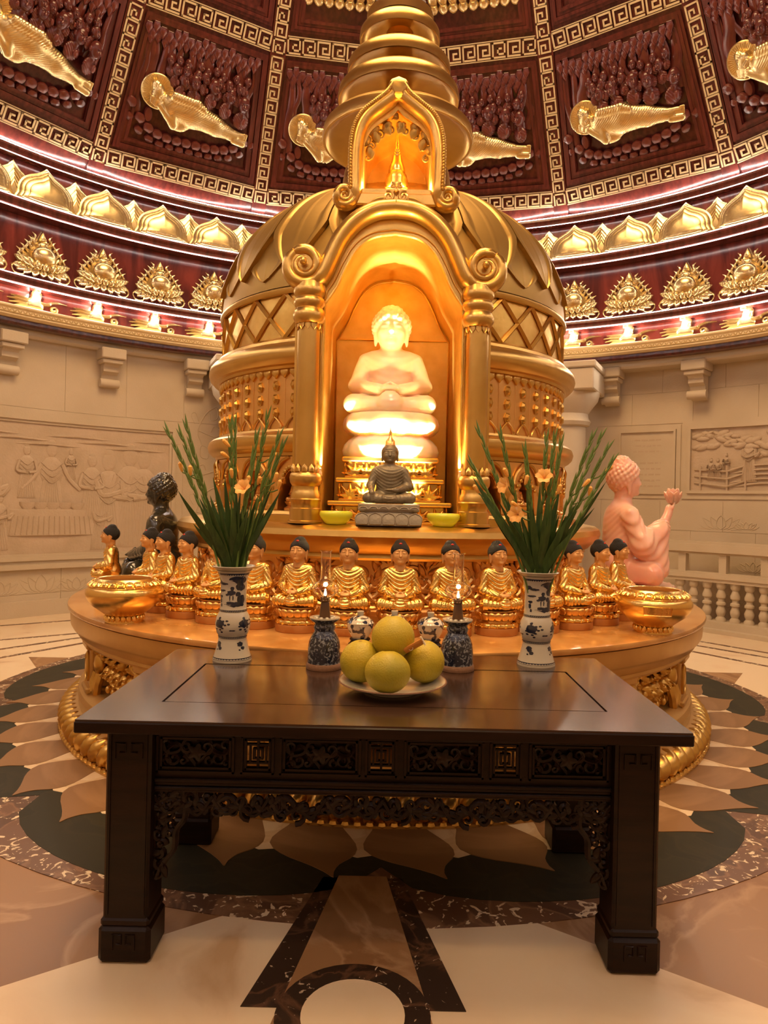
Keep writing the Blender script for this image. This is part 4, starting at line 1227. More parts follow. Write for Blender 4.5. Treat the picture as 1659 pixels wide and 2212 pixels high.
lm = MB().boss([(-.035, 0), (.035, 0), (.03, -.05), (0, -.07), (-.03, -.05)], [(1, .004), (.6, .02)], (0, -.02), .0).mesh('fringe_leaf', 'gold')
for k in range(-45, 46):
    if abs(((k * 2.0 + 120) % 24) - 12) > 4.5: place(lm, 'fringe_leaf', alt, SM(k * 2.0, 2.085 * AK, .605))

# ------------------------------------------------------------------ stupa body
st = thing('golden_stupa', 'large gilded dome stupa with ringed spire and arched shrine front', 'stupa', T(0, DS, .83))
def sp(nm, prof, m='gold', n=128, ang=35, par=None, cut=0): return MB().lathe(prof, n, cut, 360 - cut).build(nm, m, par or st, T(0, DS, 0), ang=ang)
fb = sp('foot_band', [(1.50, .832), (1.54, .832), (1.54, .87), (1.48, .89), (1.46, .93), (1.46, 1.20), (1.48, 1.22)], 'gold_copper')
sp('ledge', [(1.44, 1.19), (1.52, 1.20), (1.535, 1.215), (1.53, 1.235), (1.56, 1.245), (1.575, 1.265), (1.60, 1.28), (1.63, 1.31), (1.645, 1.345), (1.635, 1.38), (1.605, 1.402), (1.56, 1.41), (1.55, 1.412), (0, 1.412)])
sp('ledge_step', [(1.46, 1.41), (1.46, 1.455), (1.44, 1.46), (1.43, 1.48), (1.40, 1.485), (1.19, 1.485)], cut=19.4)
sp('arcade_wall', [(1.20, 1.47), (1.20, 1.90)], 'gold_copper', cut=22.5)
sp('lower_torus', [(1.30, 1.80), (1.345, 1.81), (1.35, 1.825), (1.37, 1.835), (1.375, 1.855), (1.40, 1.87), (1.425, 1.895), (1.435, 1.93), (1.425, 1.965), (1.40, 1.985), (1.36, 1.995), (1.355, 2.01), (1.32, 2.015)], cut=19.4)
sp('stud_band', [(1.335, 2.0), (1.335, 2.41)], 'gold_copper', cut=19.4)
sp('upper_torus', [(1.32, 2.395), (1.36, 2.40), (1.37, 2.415), (1.40, 2.42), (1.425, 2.445), (1.437, 2.48), (1.43, 2.52), (1.405, 2.55), (1.375, 2.565), (1.37, 2.585), (1.35, 2.60), (1.33, 2.61)], cut=19.4)
sp('lattice_band', [(1.325, 2.58), (1.325, 2.93)], 'gold_leaf', cut=19.4)
sp('lattice_ring', [(1.33, 2.885), (1.35, 2.885), (1.36, 2.90), (1.36, 2.92), (1.34, 2.935), (1.30, 2.94)], cut=19.4)
# lattice bars
P = 12.4
for mid in [q * (25.7 + 12.4 * i) for i in range(7) for q in (-1, 1)]:
    for s in (-1, 1):
        pts = []
        for i in range(7):
            t = i / 6
            a = math.radians(mid + s * (t - .5) * P)
            pts.append((1.332 * math.sin(a), DS - 1.332 * math.cos(a), 2.605 + .285 * t))
        MB().tube(pts, .016, 4).build('lattice_bar', 'gold', st, Matrix(), smooth=False)
# hexagonal studs with raised frames, ribs and leaf trims
hexo = [(.036, 0), (.02, .045), (-.02, .045), (-.036, 0), (-.02, -.045), (.02, -.045)]
hm = MB().boss(hexo, [(1, .008), (.88, .008), (.80, .004), (.78, .006), (.36, .024)], (0, .004), .004).mesh('hex_stud', 'gold', False)
tl = MB().boss([(-.038, 0), (.038, 0), (.036, -.03), (0, -.062), (-.036, -.03)], [(1, .006), (.8, .016), (.5, .02)], (0, -.02), .004).mesh('leaf_trim', 'gold')
tb = MB()
for s in (-1, 1): tb.tube(catmull([(0, -.008, .055), (s * .03, -.008, .03), (s * .055, -.008, 0), (s * .06, -.008, -.02), (s * .045, -.008, -.02)], 4), .006, 5)
tbm = tb.mesh('scroll_trim', 'gold')
rib = MB().tube([(0, .001, -.16), (0, .001, .15)], .004, 5).mesh('rib', 'gold_copper')
for s in (-1, 1):
    for c in range(13):
        ph = s * (28 + 6.5 * c)
        for r in range(3): place(hm, 'hex_stud', st, SM(ph, 1.337, 2.118 + .088 * r) @ S(.78, .9, .74))
        place(tbm, 'scroll_trim', st, SM(ph, 1.337, 2.035))
        place(rib, 'rib', st, SM(ph + s * 3.25, 1.336, 2.21))
        for d in (0, 3.25): place(tl, 'leaf_trim', st, SM(ph + d, 1.337, 2.402))
# arcade with trefoil arches and small statues
def arch_z(t):           # t in -1..1 across the bay
    a = abs(t)
    if a > .62: return 1.49
    if a > .40: return 1.49 + .17 * math.sqrt(max(0, 1 - ((a - .40) / .22) ** 2)) ** .6
    return 1.655 + .085 * math.cos(a / .40 * math.pi / 2) ** .8
NA = 14.0
for s in (-1, 1):
    for k in range(5):
        c = s * (27.5 + NA * k)
        mb = MB(); v = []; f = []; n = 40
        for i in range(n + 1):
            t = -1 + 2 * i / n
            a = math.radians(c + t * NA / 2)
            za = arch_z(t)
            for R in (1.365, 1.22):
                v += [(R * math.sin(a), DS - R * math.cos(a), za), (R * math.sin(a), DS - R * math.cos(a), 1.83)]
        for i in range(n):
            b = i * 4; d = b + 4
            f += [(b, d, d + 1, b + 1), (b + 2, b + 3, d + 3, d + 2), (b, b + 2, d + 2, d)]
        mb.add(v, f); arcade = mb.build('arcade_arch', 'gold_copper', st, Matrix())
        mb = MB()
        for i in range(15):
            t = -.56 + 1.12 * i / 14
            mb.ball((0, 0, 0), (.014, .012, .014), 8, M=SM(c + t * NA / 2 * 1.08, 1.372, arch_z(t) + .022))
        o = mb.build('arch_beads', 'gold', arcade, Matrix()); o['kind'] = 'stuff'
        for e in (-1, 1):
            MB().tube(catmull([(e * .02, 0, .05), (e * .07, -.01, .02), (e * .11, 0, -.03), (e * .13, 0, -.09)], 5), .010, 6).build('arch_scroll', 'gold', arcade, SM(c, 1.37, 1.775))
        p = MB().lathe([(.045, 1.485), (.045, 1.51), (.03, 1.52), (.028, 1.60), (.04, 1.62), (.04, 1.64)], 12).build('arcade_pillar', 'gold', st, SM(c - s * NA / 2, 1.34, 0))
NB = seated('figure', 'gold_copper', 1.15, .74, .0155, .010)
NBS = MB().lathe([(0, .0), (.36, 0), (.36, .06), (.30, .10), (.26, .13), (.30, .17), (.34, .24), (.28, .25), (0, .25)], 20, mod=lambda a, j: 1 + .05 * math.cos(a * 12)).mesh('lotus_seat', 'gold_copper')
for s in (-1, 1):
    for k in range(4):
        c = s * (27.5 + NA * k)
        t = thing('niche_buddha', 'small copper-gold seated Buddha inside an arched niche of the stupa drum', 'statue', SM(c, 1.30, 1.485), 'small Buddhas in the drum niches')
        B = PW[t.name] @ S(.222)
        place(NBS, 'lotus_seat', t, B); place(NB, 'figure', t, B @ T(0, .02, .245) @ S(.85))
# dome with hanging petals
def dz(t): return 1.345 * math.cos(t) ** .93, 2.935 + 1.0 * math.sin(t)
ds_mb = MB().lathe([dz(t) for t in np.linspace(0, math.pi / 2 * .985, 40)], 180)
ds_mb.f = [q for q in ds_mb.f if not (all(ds_mb.v[i][1] < 0 and (abs(ds_mb.v[i][0]) < .44 and ds_mb.v[i][2] < 3.33 - 1.4 * ds_mb.v[i][0] ** 2) for i in q))]
ds_mb.build('dome_shell', 'gold_bronze', st, T(0, DS, 0))
def dome_petal(mb, phc, half, t0, t1, off, rim, tip=True):
    v = []; f = []; ns, nt = 24, 26
    def hwf(u):            # u=0 tip (bottom) .. 1 top
        if u < .22 and tip: return half * (u / .22) ** .70
        return half * (1 - .06 * (u - .3))
    for j in range(nt + 1):
        u = j / nt
        t = t0 + (t1 - t0) * u
        for i in range(ns + 1):
            e = -1 + 2 * i / ns
            w = hwf(u)
            a = math.radians(phc + e * w)
            r, z = dz(t)
            bul = off + rim * (1 if abs(e) > .80 else (.75 if abs(e) > .7 else (-.1 if abs(e) > .05 else .12)))
            nr, nz = math.cos(t) / 1.345, math.sin(t) / 1.0
            L = math.hypot(nr, nz)
            r += bul * nr / L; z += bul * nz / L
            v.append((r * math.sin(a), -r * math.cos(a), z))
    for j in range(nt):
        for i in range(ns):
            b = j * (ns + 1) + i
            f.append((b, b + 1, b + ns + 2, b + ns + 1))
    k = len(v)
    # inner skirt to give the rim thickness
    ring_i = [0] + [j * (ns + 1) for j in range(1, nt + 1)]
    ring_o = [ns] + [j * (ns + 1) + ns for j in range(1, nt + 1)]
    for side in (ring_i, ring_o):
        base = len(v)
        for q in side:
            x, y, z = v[q]
            v.append((x * .972, y * .972, z - .004))
        for i in range(len(side) - 1):
            f.append((side[i], side[i + 1], base + i + 1, base + i))
    mb.add(v, f)
    return mb
dp1 = dome_petal(MB(), 0, 9.7, .10, 1.45, .024, .012).mesh('dome_petal', 'gold_bronze', ang=30)
dp2 = dome_petal(MB(), 0, 7.5, .055, .62, .004, .010).mesh('dome_petal', 'gold_bronze', ang=30)
def front_petal(rot):
    mb = dome_petal(MB(), rot, 9.7, .10, 1.45, .024, .012)
    mb.f = [q for q in mb.f if not any(abs(mb.v[i][0]) < .44 and mb.v[i][2] < 3.34 - 1.4 * mb.v[i][0] ** 2 for i in q)]
    return mb.mesh('dome_petal', 'gold_bronze', ang=30)
for k in range(18):
    if k in (0, 17): place(front_petal(10 if k == 0 else -10), 'dome_petal', st, T(0, DS, 0))
    else: place(dp1, 'dome_petal', st, T(0, DS, 0) @ RZ(10 + 20 * k))
    if k not in (0, 1, 17): place(dp2, 'dome_petal', st, T(0, DS, 0) @ RZ(20 * k))
# spire
sp('spire_neck', [(.50, 3.80), (.46, 3.95), (.42, 4.2), (.30, 4.35), (.17, 4.45), (.12, 4.6), (.10, 5.4), (.10, 5.75)], 'gold', 48)
for (R, z, h, cap_) in ((.60, 4.475, .16, .33), (.485, 4.80, .14, .27), (.412, 5.02, .13, .22), (.322, 5.29, .12, .17)):
    d = sp('spire_disc', [(.11, z + .05), (R * .45, z + .06), (R * .80, z + .035), (R * .93, z + .0), (R * .97, z - .035), (R, z - .035), (R * 1.01, z), (R * .995, z + h * .35), (R * .93, z + h * .6), (R * .72, z + h * .85), (R * .4, z + h), (.11, z + h * 1.1)], 'gold', 72)
    sp('spire_stem', [(.11, z + .06), (.11, z + .0), (.135, z - .03), (.15, z - .07), (.12, z - .10)], 'gold', 32, par=d)
sp('finial_base', [(.26, 5.40), (.27, 5.47), (.20, 5.50)], 'gold', 40)
mb = MB().lathe([(.20, 5.50), (.21, 5.54), (.19, 5.58), (.20, 5.62), (.17, 5.67), (.18, 5.71), (.13, 5.78), (.10, 5.86), (.05, 5.96), (.0, 6.05)], 64, mod=lambda a, j: 1 + (.05 * math.cos(a * 16 + j * 1.5)))
mb.build('finial', 'crystal', st, T(0, DS, 0))

# ------------------------------------------------------------------ arched shrine front of the stupa
YF = 4.30
def mirror(h): return [(-x, z) for x, z in h] + [(x, z) for x, z in h[::-1][1:]]
def c2(pts, n=5): return [(p.x, p.z) for p in catmull([(x, 0, z) for x, z in pts], n)]
arch_c = c2([(0, 3.335), (.12, 3.318), (.235, 3.255), (.325, 3.155), (.382, 3.04), (.420, 2.95), (.449, 2.905)], 5)
vol = [(p.x, p.z) for p in spiral(.545, 2.975, .118, .016, 216, 2.15, 56)]
path = arch_c + vol[1:]
rad = [.054] * len(arch_c) + [.048 - .034 * (i / 56) for i in range(56)]
def volute_band(path, rad, Y, dep, nm, m, par):
    for s in (1, -1):
        MB().tube([(s * x, Y - (.02 if i > 45 else 0), z) for i, (x, z) in enumerate(path)], rad, 12, flat=(dep, 1), up=(0, 1, 0)).build(nm, m, par, Matrix(), ang=60)
volute_band(path, rad, YF + .02, 1.5, 'volute_frame', 'gold', st)
vol2 = [(x, z) for x, z in vol]
for s in (1, -1):      # solid eye and back of the scroll
    MB().lathe([(0, -.05), (.10, -.05), (.108, -.03), (.108, .22)], 32, M=T(s * .545, YF + .02, 2.975) @ RX(-90)).build('scroll_drum', 'gold', st, Matrix())
    MB().ball((s * .545, YF - .07, 2.975), (.022, .03, .022), 12).build('scroll_eye', 'gold', st, Matrix())
opening = [(.425, 1.412), (.425, 2.75)] + c2([(.425, 2.75), (.350, 2.865), (.295, 2.99), (.228, 3.10), (.135, 3.168), (0, 3.192)], 6)[1:]
opm = mirror(opening[::-1])[::1]
opm = [(-x, z) for x, z in opening] + [(x, z) for x, z in opening[::-1][1:]]
# face plate around the opening (between volute frame and opening)
outer = [(.60, 1.412), (.60, 2.80)] + c2([(.60, 2.80), (.52, 2.88), (.43, 2.99), (.34, 3.17), (.20, 3.30), (0, 3.34)], 6)[1:]
v = []; f = []
o2 = [(-x, z) for x, z in outer] + [(x, z) for x, z in outer[::-1][1:]]
n = len(opm)
for (xi, zi), (xo, zo) in zip(opm, o2):
    v += [(xi, YF + .05, zi), (xo, YF + .05, zo), (xi, YF + .11, zi)]
for i in range(n - 1):
    a, b = i * 3, i * 3 + 3
    f += [(a, b, b + 1, a + 1), (a, a + 2, b + 2, b)]
MB().add(v, f).build('arch_face', 'gold', st, Matrix())
for off, r in ((.0, .010), (.028, .006)):
    q = [(x * (1 + off * 2.0), z + (off if z > 2.8 else 0)) for x, z in opm]
    MB().tube([(x, YF + .045, z) for x, z in q], r, 6).build('arch_edge_bead', 'gold_leaf', st, Matrix())
# vault of the niche, back wall
v = []; f = []
NY = 5.15
for (x, z) in opm: v += [(x, YF + .05, z), (x * .965, NY, z - .03)]
for i in range(n - 1): f.append((2 * i, 2 * i + 2, 2 * i + 3, 2 * i + 1))
MB().add(v, f).build('niche_vault', 'gold_vault', st, Matrix(), ang=50)
MB().add([(x * .98, NY - .005, z - .02) for x, z in opm], [tuple(range(n))]).build('niche_back', 'gold_vault', st, Matrix(), smooth=False)
mb = MB()
mb.tube([(x * .955, NY - .012, z - .045) for x, z in opm], .007, 5)
mb.tube([(-.40, NY - .01, 2.72), (.40, NY - .01, 2.72)], .005, 5)
mb.build('niche_edge', 'gold', st, Matrix())
# hood behind the volute frame reaching into the dome
hood = c2([(.47, 2.93), (.435, 3.02), (.385, 3.15), (.29, 3.285), (.15, 3.37), (0, 3.39)], 6)
hm2 = [(-x, z) for x, z in hood] + [(x, z) for x, z in hood[::-1][1:]]
v = []; f = []
for x, z in hm2: v += [(x, YF + .02, z), (x, 4.95, z)]
for i in range(len(hm2) - 1): f.append((2 * i, 2 * i + 1, 2 * i + 3, 2 * i + 2))
MB().add(v, f).build('hood', 'gold', st, Matrix(), ang=60)
# piers and columns
for s in (-1, 1):
    mb = MB(); mb.box(min(s * .425, s * .60), max(s * .425, s * .60), YF + .06, 4.72, 1.412, 2.86)
    mb.build('pier', 'gold', st, Matrix(), smooth=False)
    C = T(s * .513, YF + .035, 0)
    MB().lathe([(.092, 1.412), (.105, 1.412), (.105, 1.425), (.095, 1.43), (.095, 1.50), (.088, 1.505), (.088, 1.535), (.096, 1.545), (.098, 1.555), (.09, 1.562), (.09, 1.585), (.082, 1.605), (.079, 1.62), (.079, 1.635), (.084, 1.64), (.096, 1.66), (.10, 1.685), (.095, 1.71), (.085, 1.72)], 32).build('column_base', 'gold', st, C)
    MB().lathe([(.072, 1.70), (.072, 2.63)], 12).build('column_shaft', 'gold', st, C, ang=50)
    MB().lathe([(.072, 2.62), (.085, 2.63), (.098, 2.655), (.10, 2.68), (.088, 2.71), (.08, 2.72), (.092, 2.735), (.097, 2.755), (.09, 2.775), (.082, 2.785), (.095, 2.80), (.10, 2.82), (.095, 2.84), (.09, 2.87)], 32).build('column_capital', 'gold', st, C)
    lf = MB().boss([(-.02, 0), (.02, 0), (.018, .03), (0, .052), (-.018, .03)], [(1, .004), (.5, .014)], (0, .015)).mesh('collar_leaf', 'gold')
    for i in range(12):
        place(lf, 'collar_leaf', st, C @ RZ(i * 30) @ T(0, -.078, 1.718))
        place(lf, 'collar_leaf', st, C @ RZ(i * 30) @ T(0, -.076, 2.63) @ RX(180))
    # uplight at the column foot
    u = thing('shrine_uplight', 'small uplight at a column foot of the shrine, %s Buddha side' % ('dark green' if s < 0 else 'pink'), 'spotlight', T(s * .432, YF + .030, 1.705) @ S(.6), 'uplights in the shrine')
    MB().lathe([(0, 0), (.03, 0), (.03, .03), (.022, .045), (.026, .07), (.0, .07)], 16).build('lamp_housing', 'gold_inlay', u)
    MB().lathe([(0, .072), (.02, .072)], 14).build('lamp_lens', 'led_hot', u)
    lamp('SPOT', (s * .420, YF + .030, 1.765), 150, (1.0, .66, .22), .015, (s * .36, YF + .20, 3.0), 80, .9, name='shrine_uplight_light')
lamp('SPOT', (0, YF + .085, 1.45), 1500, (1.0, .78, .55), .03, (0, 4.75, 2.62), 24, .9, name='shrine_floor_lamp_light')
# key lights on the jade figure (hidden lamps on the shrine floor behind the stone pedestal)
for s in (-1, 1):
    lamp('SPOT', (s * .12, YF + .085, 1.45), 1100, (1.0, .78, .58), .03, (s * .17, 4.75, 2.02), 32, .8, name='shrine_floor_lamp_light')

# ------------------------------------------------------------------ upper shrine on the dome
YU = 4.50
uc = c2([(0, 4.165), (.045, 4.105), (.11, 4.052), (.19, 3.985), (.24, 3.90), (.262, 3.79), (.264, 3.65), (.260, 3.495)], 5)
uv = [(p.x, p.z) for p in spiral(.322, 3.478, .064, .010, 172, 2.1, 48)]
up = uc + uv[1:]
ur = [.046] * len(uc) + [.036 - .026 * (i / 48) for i in range(48)]
volute_band(up, ur, YU, 1.5, 'upper_volute_frame', 'gold', st)
for s in (1, -1):
    MB().lathe([(0, -.04), (.058, -.04), (.062, -.03), (.062, .25)], 24, M=T(s * .322, YU + .01, 3.478) @ RX(-90)).build('scroll_drum', 'gold', st, Matrix())
    mb = MB()
    P3 = [(x + .030 * 1.0, z + .012) for x, z in uc]
    L = 0
    pts = catmull([(x, 0, z) for x, z in P3], 6)
    for i, p in enumerate(pts):
        if i % 4 == 0: mb.ball((s * p.x, YU - .060, p.z), .0135, 8)
    o = mb.build('frame_beads', 'gold', st, Matrix()); o['kind'] = 'stuff'
MB().boss(petal_outline(.13, .13, 8), [(1, .05), (.6, .075)], (0, .05), .06).build('frame_peak', 'gold', st, T(0, YU, 4.09))
uo = c2([(.214, 3.53), (.214, 3.76), (.200, 3.85), (.155, 3.925), (.09, 3.975), (.035, 4.01), (0, 4.05)], 6)
uo2 = [(-x, z) for x, z in uo] + [(x, z) for x, z in uo[::-1][1:]]
uout = c2([(.30, 3.43), (.308, 3.76), (.300, 3.88), (.255, 3.985), (.15, 4.075), (.06, 4.14), (0, 4.20)], 6)
uout2 = [(-x, z) for x, z in uout] + [(x, z) for x, z in uout[::-1][1:]]
v = []; f = []
for (xi, zi), (xo, zo) in zip(uo2, uout2): v += [(xi, YU + .02, zi), (xo, YU + .02, zo), (xi * .97, 5.0, zi - .01), (xo, 5.35, zo)]
for i in range(len(uo2) - 1):
    a, b = 4 * i, 4 * i + 4
    f += [(a, b, b + 1, a + 1), (a, a + 2, b + 2, b), (a + 1, b + 1, b + 3, a + 3)]
MB().add(v, f).build('upper_shrine_shell', 'gold_leaf', st, Matrix(), ang=50)
MB().add([(x * .98, 4.995, z) for x, z in uo2], [tuple(range(len(uo2)))]).build('upper_shrine_back', 'gold_leaf', st, Matrix(), smooth=False)
mb = MB(); mb.box(-.26, .26, YU - .03, 5.0, 3.42, 3.50, b=.01); mb.box(-.225, .225, YU - .01, 5.0, 3.50, 3.53)
mb.build('upper_sill', 'gold', st, Matrix(), smooth=False)
# leafy tracery hanging in the upper arch
lf2 = MB().boss(leafshape(.085, .06), [(1, .008), (.5, .022)], (0, .03), .004).mesh('tracery_leaf', 'gold_bronze')
for i in range(13):
    t = -1 + 2 * i / 12
    x = .185 * math.sin(t * 1.45); z = 3.985 - .16 * (abs(t) ** 2.4)
    place(lf2, 'tracery_leaf', st, T(x, YU + .05, z) @ RY(180 - t * 20 + (35 if i % 2 else -35)))
    place(lf2, 'tracery_leaf', st, T(x * 1.05, YU + .055, z + .02) @ RY(t * 60 + (25 if i % 2 else -40)) @ S(.8))
mb = MB()
for s in (-1, 1):
    for (cx_, cz_, r) in ((.05, 3.93, .03), (.115, 3.90, .034), (.165, 3.83, .03), (.185, 3.755, .024)): mb.tube(spiral(s * cx_, cz_, r, .006, 90, s * 1.3, 16, YU + .05), .0065, 5)
o = mb.build('tracery_scrolls', 'gold_bronze', st, Matrix()); o['kind'] = 'stuff'
# small ornament above the main arch
mb = MB()
for s in (-1, 1):
    mb.tube(spiral(s * .045, 3.395, .034, .008, 60 if s > 0 else 120, s * 1.4, 20, YF - .02), .0085, 6)
    mb.tube(catmull([(s * .075, YF - .01, 3.385), (s * .12, YF - .01, 3.375), (s * .19, YF + .0, 3.33)], 4), .010, 6)
    mb.tube(spiral(s * .022, 3.468, .018, .005, 60 if s > 0 else 120, s * 1.2, 14, YF), .006, 6)
mb.boss([(0, 3.40), (.018, 3.43), (0, 3.46), (-.018, 3.43)], [(1, .01), (.4, .03)], (0, 3.43), M=T(0, YF, 0))
mb.build('arch_crest', 'gold', st, Matrix())
for s in (-1, 1): lamp('POINT', (s * .15, YU + .10, 3.60), 8, (1.0, .66, .25), .02, name='upper_shrine_lamp_light')
# miniature pagoda inside
mp = thing('miniature_pagoda', 'small bright golden bell pagoda inside the upper shrine', 'pagoda', T(0, 4.72, 3.53))
MB().lathe([(.10, 0), (.10, .07), (.085, .085), (.0, .085)], 32).build('plinth', 'gold_bright', mp)
MPW = PW[mp.name] @ T(0, 0, .08) @ S(1.08)
MB().lathe([(0, 0), (.075, 0), (.078, .012), (.066, .02), (.07, .035), (.064, .05), (.068, .07), (.062, .09), (.058, .11), (.05, .12)], 32, mod=lambda a, j: 1 + .04 * math.cos(a * 12)).build('base', 'gold_bright', mp, MPW)
MB().lathe([(.05, .115), (.052, .13), (.048, .155), (.038, .18), (.032, .20), (.03, .21)], 28).build('bell', 'gold_bright', mp, MPW)
MB().lathe([(.03, .205), (.026, .215), (.028, .222), (.021, .232), (.023, .24), (.017, .25), (.019, .258), (.013, .27), (.012, .29), (.014, .30), (.006, .32), (.005, .36), (.0, .39)], 20).build('spire', 'gold_bright', mp, MPW)

# ------------------------------------------------------------------ scroll relief band below the ledge
rnd = random.Random(11)
scr = []
for k in range(4):
    mb = MB()
    mb.tube(spiral(0, 0, .085 - .008 * k, .012, 200, 1.7, 30), [.018 - .0003 * i for i in range(31)], 7, flat=(1.1, 1))
    mb.tube(catmull([(-.08, 0, -.03), (-.12, -.005, -.09), (-.05, -.01, -.15), (.08, -.005, -.15)], 5), [.018] * 8 + [.014] * 4 + [.010] * 4, 7)
    for i in range(5): mb.boss(leafshape(.09, .045, .02), [(1, .008), (.5, .024)], (.004, .04), M=T(.09 * math.cos(i * .5 + k), 0, .09 * math.sin(i * .5 + k)) @ RY(60 - i * 30 - 20 * k))
    scr.append(mb.mesh('scroll_relief', 'gold_copper'))
for i in range(-16, 17):
    place(scr[i % 4], 'scroll_relief', fb, SM(i * 6.2, 1.462, 1.09 + .02 * (i % 2)) @ S(-1 if i % 2 else 1, 1, 1.0))
    if i % 2: place(scr[(i + 1) % 4], 'scroll_relief', fb, SM(i * 6.2 + 3, 1.464, .97) @ S(.8, 1, .8))

# ------------------------------------------------------------------ jade figure on its stepped gold pedestal
pd = thing('stepped_pedestal', 'stepped gold pedestal with acanthus leaves under the jade Buddha', 'pedestal', T(0, 4.80, 1.412))
def tier(nm, w, d, z0, z1, m='gold_bright', b=.006):
    mb = MB(); mb.box(-w, w, 4.80 - d, 4.80 + d * .8, z0, z1, b=b); return mb.build(nm, m, pd, Matrix(), smooth=False)
aca = MB()
for i in range(5): aca.boss(leafshape(.075, .03, .02 * (i - 2)), [(1, .006), (.5, .018)], (0, .03), M=RY((i - 2) * 24))
acm = aca.mesh('acanthus_leaf', 'gold_bright')
for (w, d, zb, zt, zs) in ((.375, .30, 1.412, 1.525, 1.552), (.33, .255, 1.552, 1.675, 1.70), (.295, .22, 1.70, 1.808, 1.838)):
    tier('tier_body', w * .93, d * .93, zb, zt, 'gold')
    tier('tier_slab', w * 1.05, d * 1.05, zt, zs)
    tier('tier_foot', w * 1.0, d * 1.0, zb, zb + .018)
    nL = 7
    for i in range(nL):
        x = (-1 + (2 * i + 1) / nL) * w * .9
        place(acm, 'acanthus_leaf', pd, T(x, 4.80 - d * .94, zb + .012) @ RX(8) @ S(1.05, 1, (zt - zb) / .088))
    for s in (-1, 1):
        for i in range(3): place(acm, 'acanthus_leaf', pd, T(s * w * .94, 4.80 - d * .7 + i * d * .6, zb + .012) @ RZ(s * 90) @ RX(8) @ S(1.05, 1, (zt - zb) / .088))
jb = thing('jade_buddha_statue', 'glowing pale jade Buddha meditating in the golden arched niche', 'statue', T(0, 4.80, 1.838))
place(seated('figure', 'jade_white', 1.42, .752, .0085, .0015, curls=True, period=.07), 'figure', jb, T(-.012, 4.83, 2.135) @ S(.86, .80, .775))
MB().lathe([(0, 0), (.295, 0), (.312, .02), (.318, .05), (.305, .09), (.275, .125), (.25, .145), (.25, .152), (.285, .17), (.312, .20), (.315, .235), (.305, .27), (.28, .298), (0, .302)], 84, mod=lambda a, j: 1 + (.035 * abs(math.cos(a * 7 + (0 if j < 7 else math.pi / 2))) if 1 <= j <= 12 else 0)).build('lotus_seat', 'jade_white', jb, T(0, 4.80, 1.838) @ S(1, .8, 1))

# ------------------------------------------------------------------ small dark statue, stone pedestal and glass bowls on the ledge
bz = 1.412
sb = thing('dark_bronze_buddha', 'small dark bronze Buddha touching the earth on a grey stone lotus pedestal', 'statue', T(-.002, 4.255, bz))
W0 = PW[sb.name]
place(seated('figure', 'bronze_dark', 1.2, .75, .0085, .0028, arms='touch', curls=False, period=.05), 'figure', sb, W0 @ T(0, .0, .128) @ S(.44, .36, .40))
MB().lathe([(.03, .39), (.028, .43), (.012, .45), (.008, .47), (.010, .48), (.004, .50), (.0, .54)], 16).build('finial', 'gold_bright', sb, W0 @ T(0, .01, .075))
def rr(w, d, n=10, e=4.0):
    return [(w * abs(math.cos(a)) ** (2 / e) * (1 if math.cos(a) >= 0 else -1), d * abs(math.sin(a)) ** (2 / e) * (1 if math.sin(a) >= 0 else -1)) for a in np.linspace(0, 2 * math.pi, 4 * n, endpoint=False)]
def stack(prof, e=4.0):
    v = []; f = []; n = 40
    for (w, d, z) in prof: v += [(x, y, z) for x, y in rr(w, d, 10, e)]
    for j in range(len(prof) - 1):
        for i in range(n): f.append((j * n + i, j * n + (i + 1) % n, (j + 1) * n + (i + 1) % n, (j + 1) * n + i))
    f += [tuple(range(n))[::-1], tuple((len(prof) - 1) * n + i for i in range(n))]
    return MB().add(v, f)
stack([(.195, .115, 0), (.198, .118, .012), (.19, .112, .04), (.17, .10, .075), (.166, .097, .08), (.182, .105, .085), (.184, .107, .095), (.184, .107, .122), (.178, .10, .128)]).build('stone_pedestal', 'stone_grey', sb, W0)
spt = MB().boss(petal_outline(.085, .075, 8, .6, .8), [(1, .003), (.9, .008), (.82, .003), (.6, .006), (.2, .010)], (0, .03)).mesh('stone_petal', 'stone_grey')
for i in range(5): place(spt, 'stone_petal', sb, W0 @ T((i - 2) * .078, -.118 + .004 * abs(i - 2), .004) @ RX(-14))
spt2 = MB().boss([(.03 * math.cos(a), .018 * math.sin(a)) for a in np.linspace(0, math.pi, 9)], [(1, .002), (.8, .006), (.6, .002)], (0, .004)).mesh('stone_scallop', 'stone_grey')
for i in range(6): place(spt2, 'stone_scallop', sb, W0 @ T((i - 2.5) * .06, -.107, .095))
for s, x, nm in ((-1, -.318, 'dark green'), (1, .327, 'pink')):
    b = thing('glass_offering_bowl', 'shallow lime-yellow glass bowl on the ledge, %s Buddha side of the bronze Buddha' % nm, 'bowl', T(x, 4.27, bz))
    MB().lathe([(0, .0), (.058, .0), (.072, .012), (.094, .04), (.101, .058), (.098, .072), (.092, .078), (.084, .072), (.086, .055), (.07, .025), (.0, .018)], 36).build('bowl_body', 'glass_lime', b)
    MB().lathe([(.0, .052), (.085, .052)], 24).build('water', 'pane_glass', b)
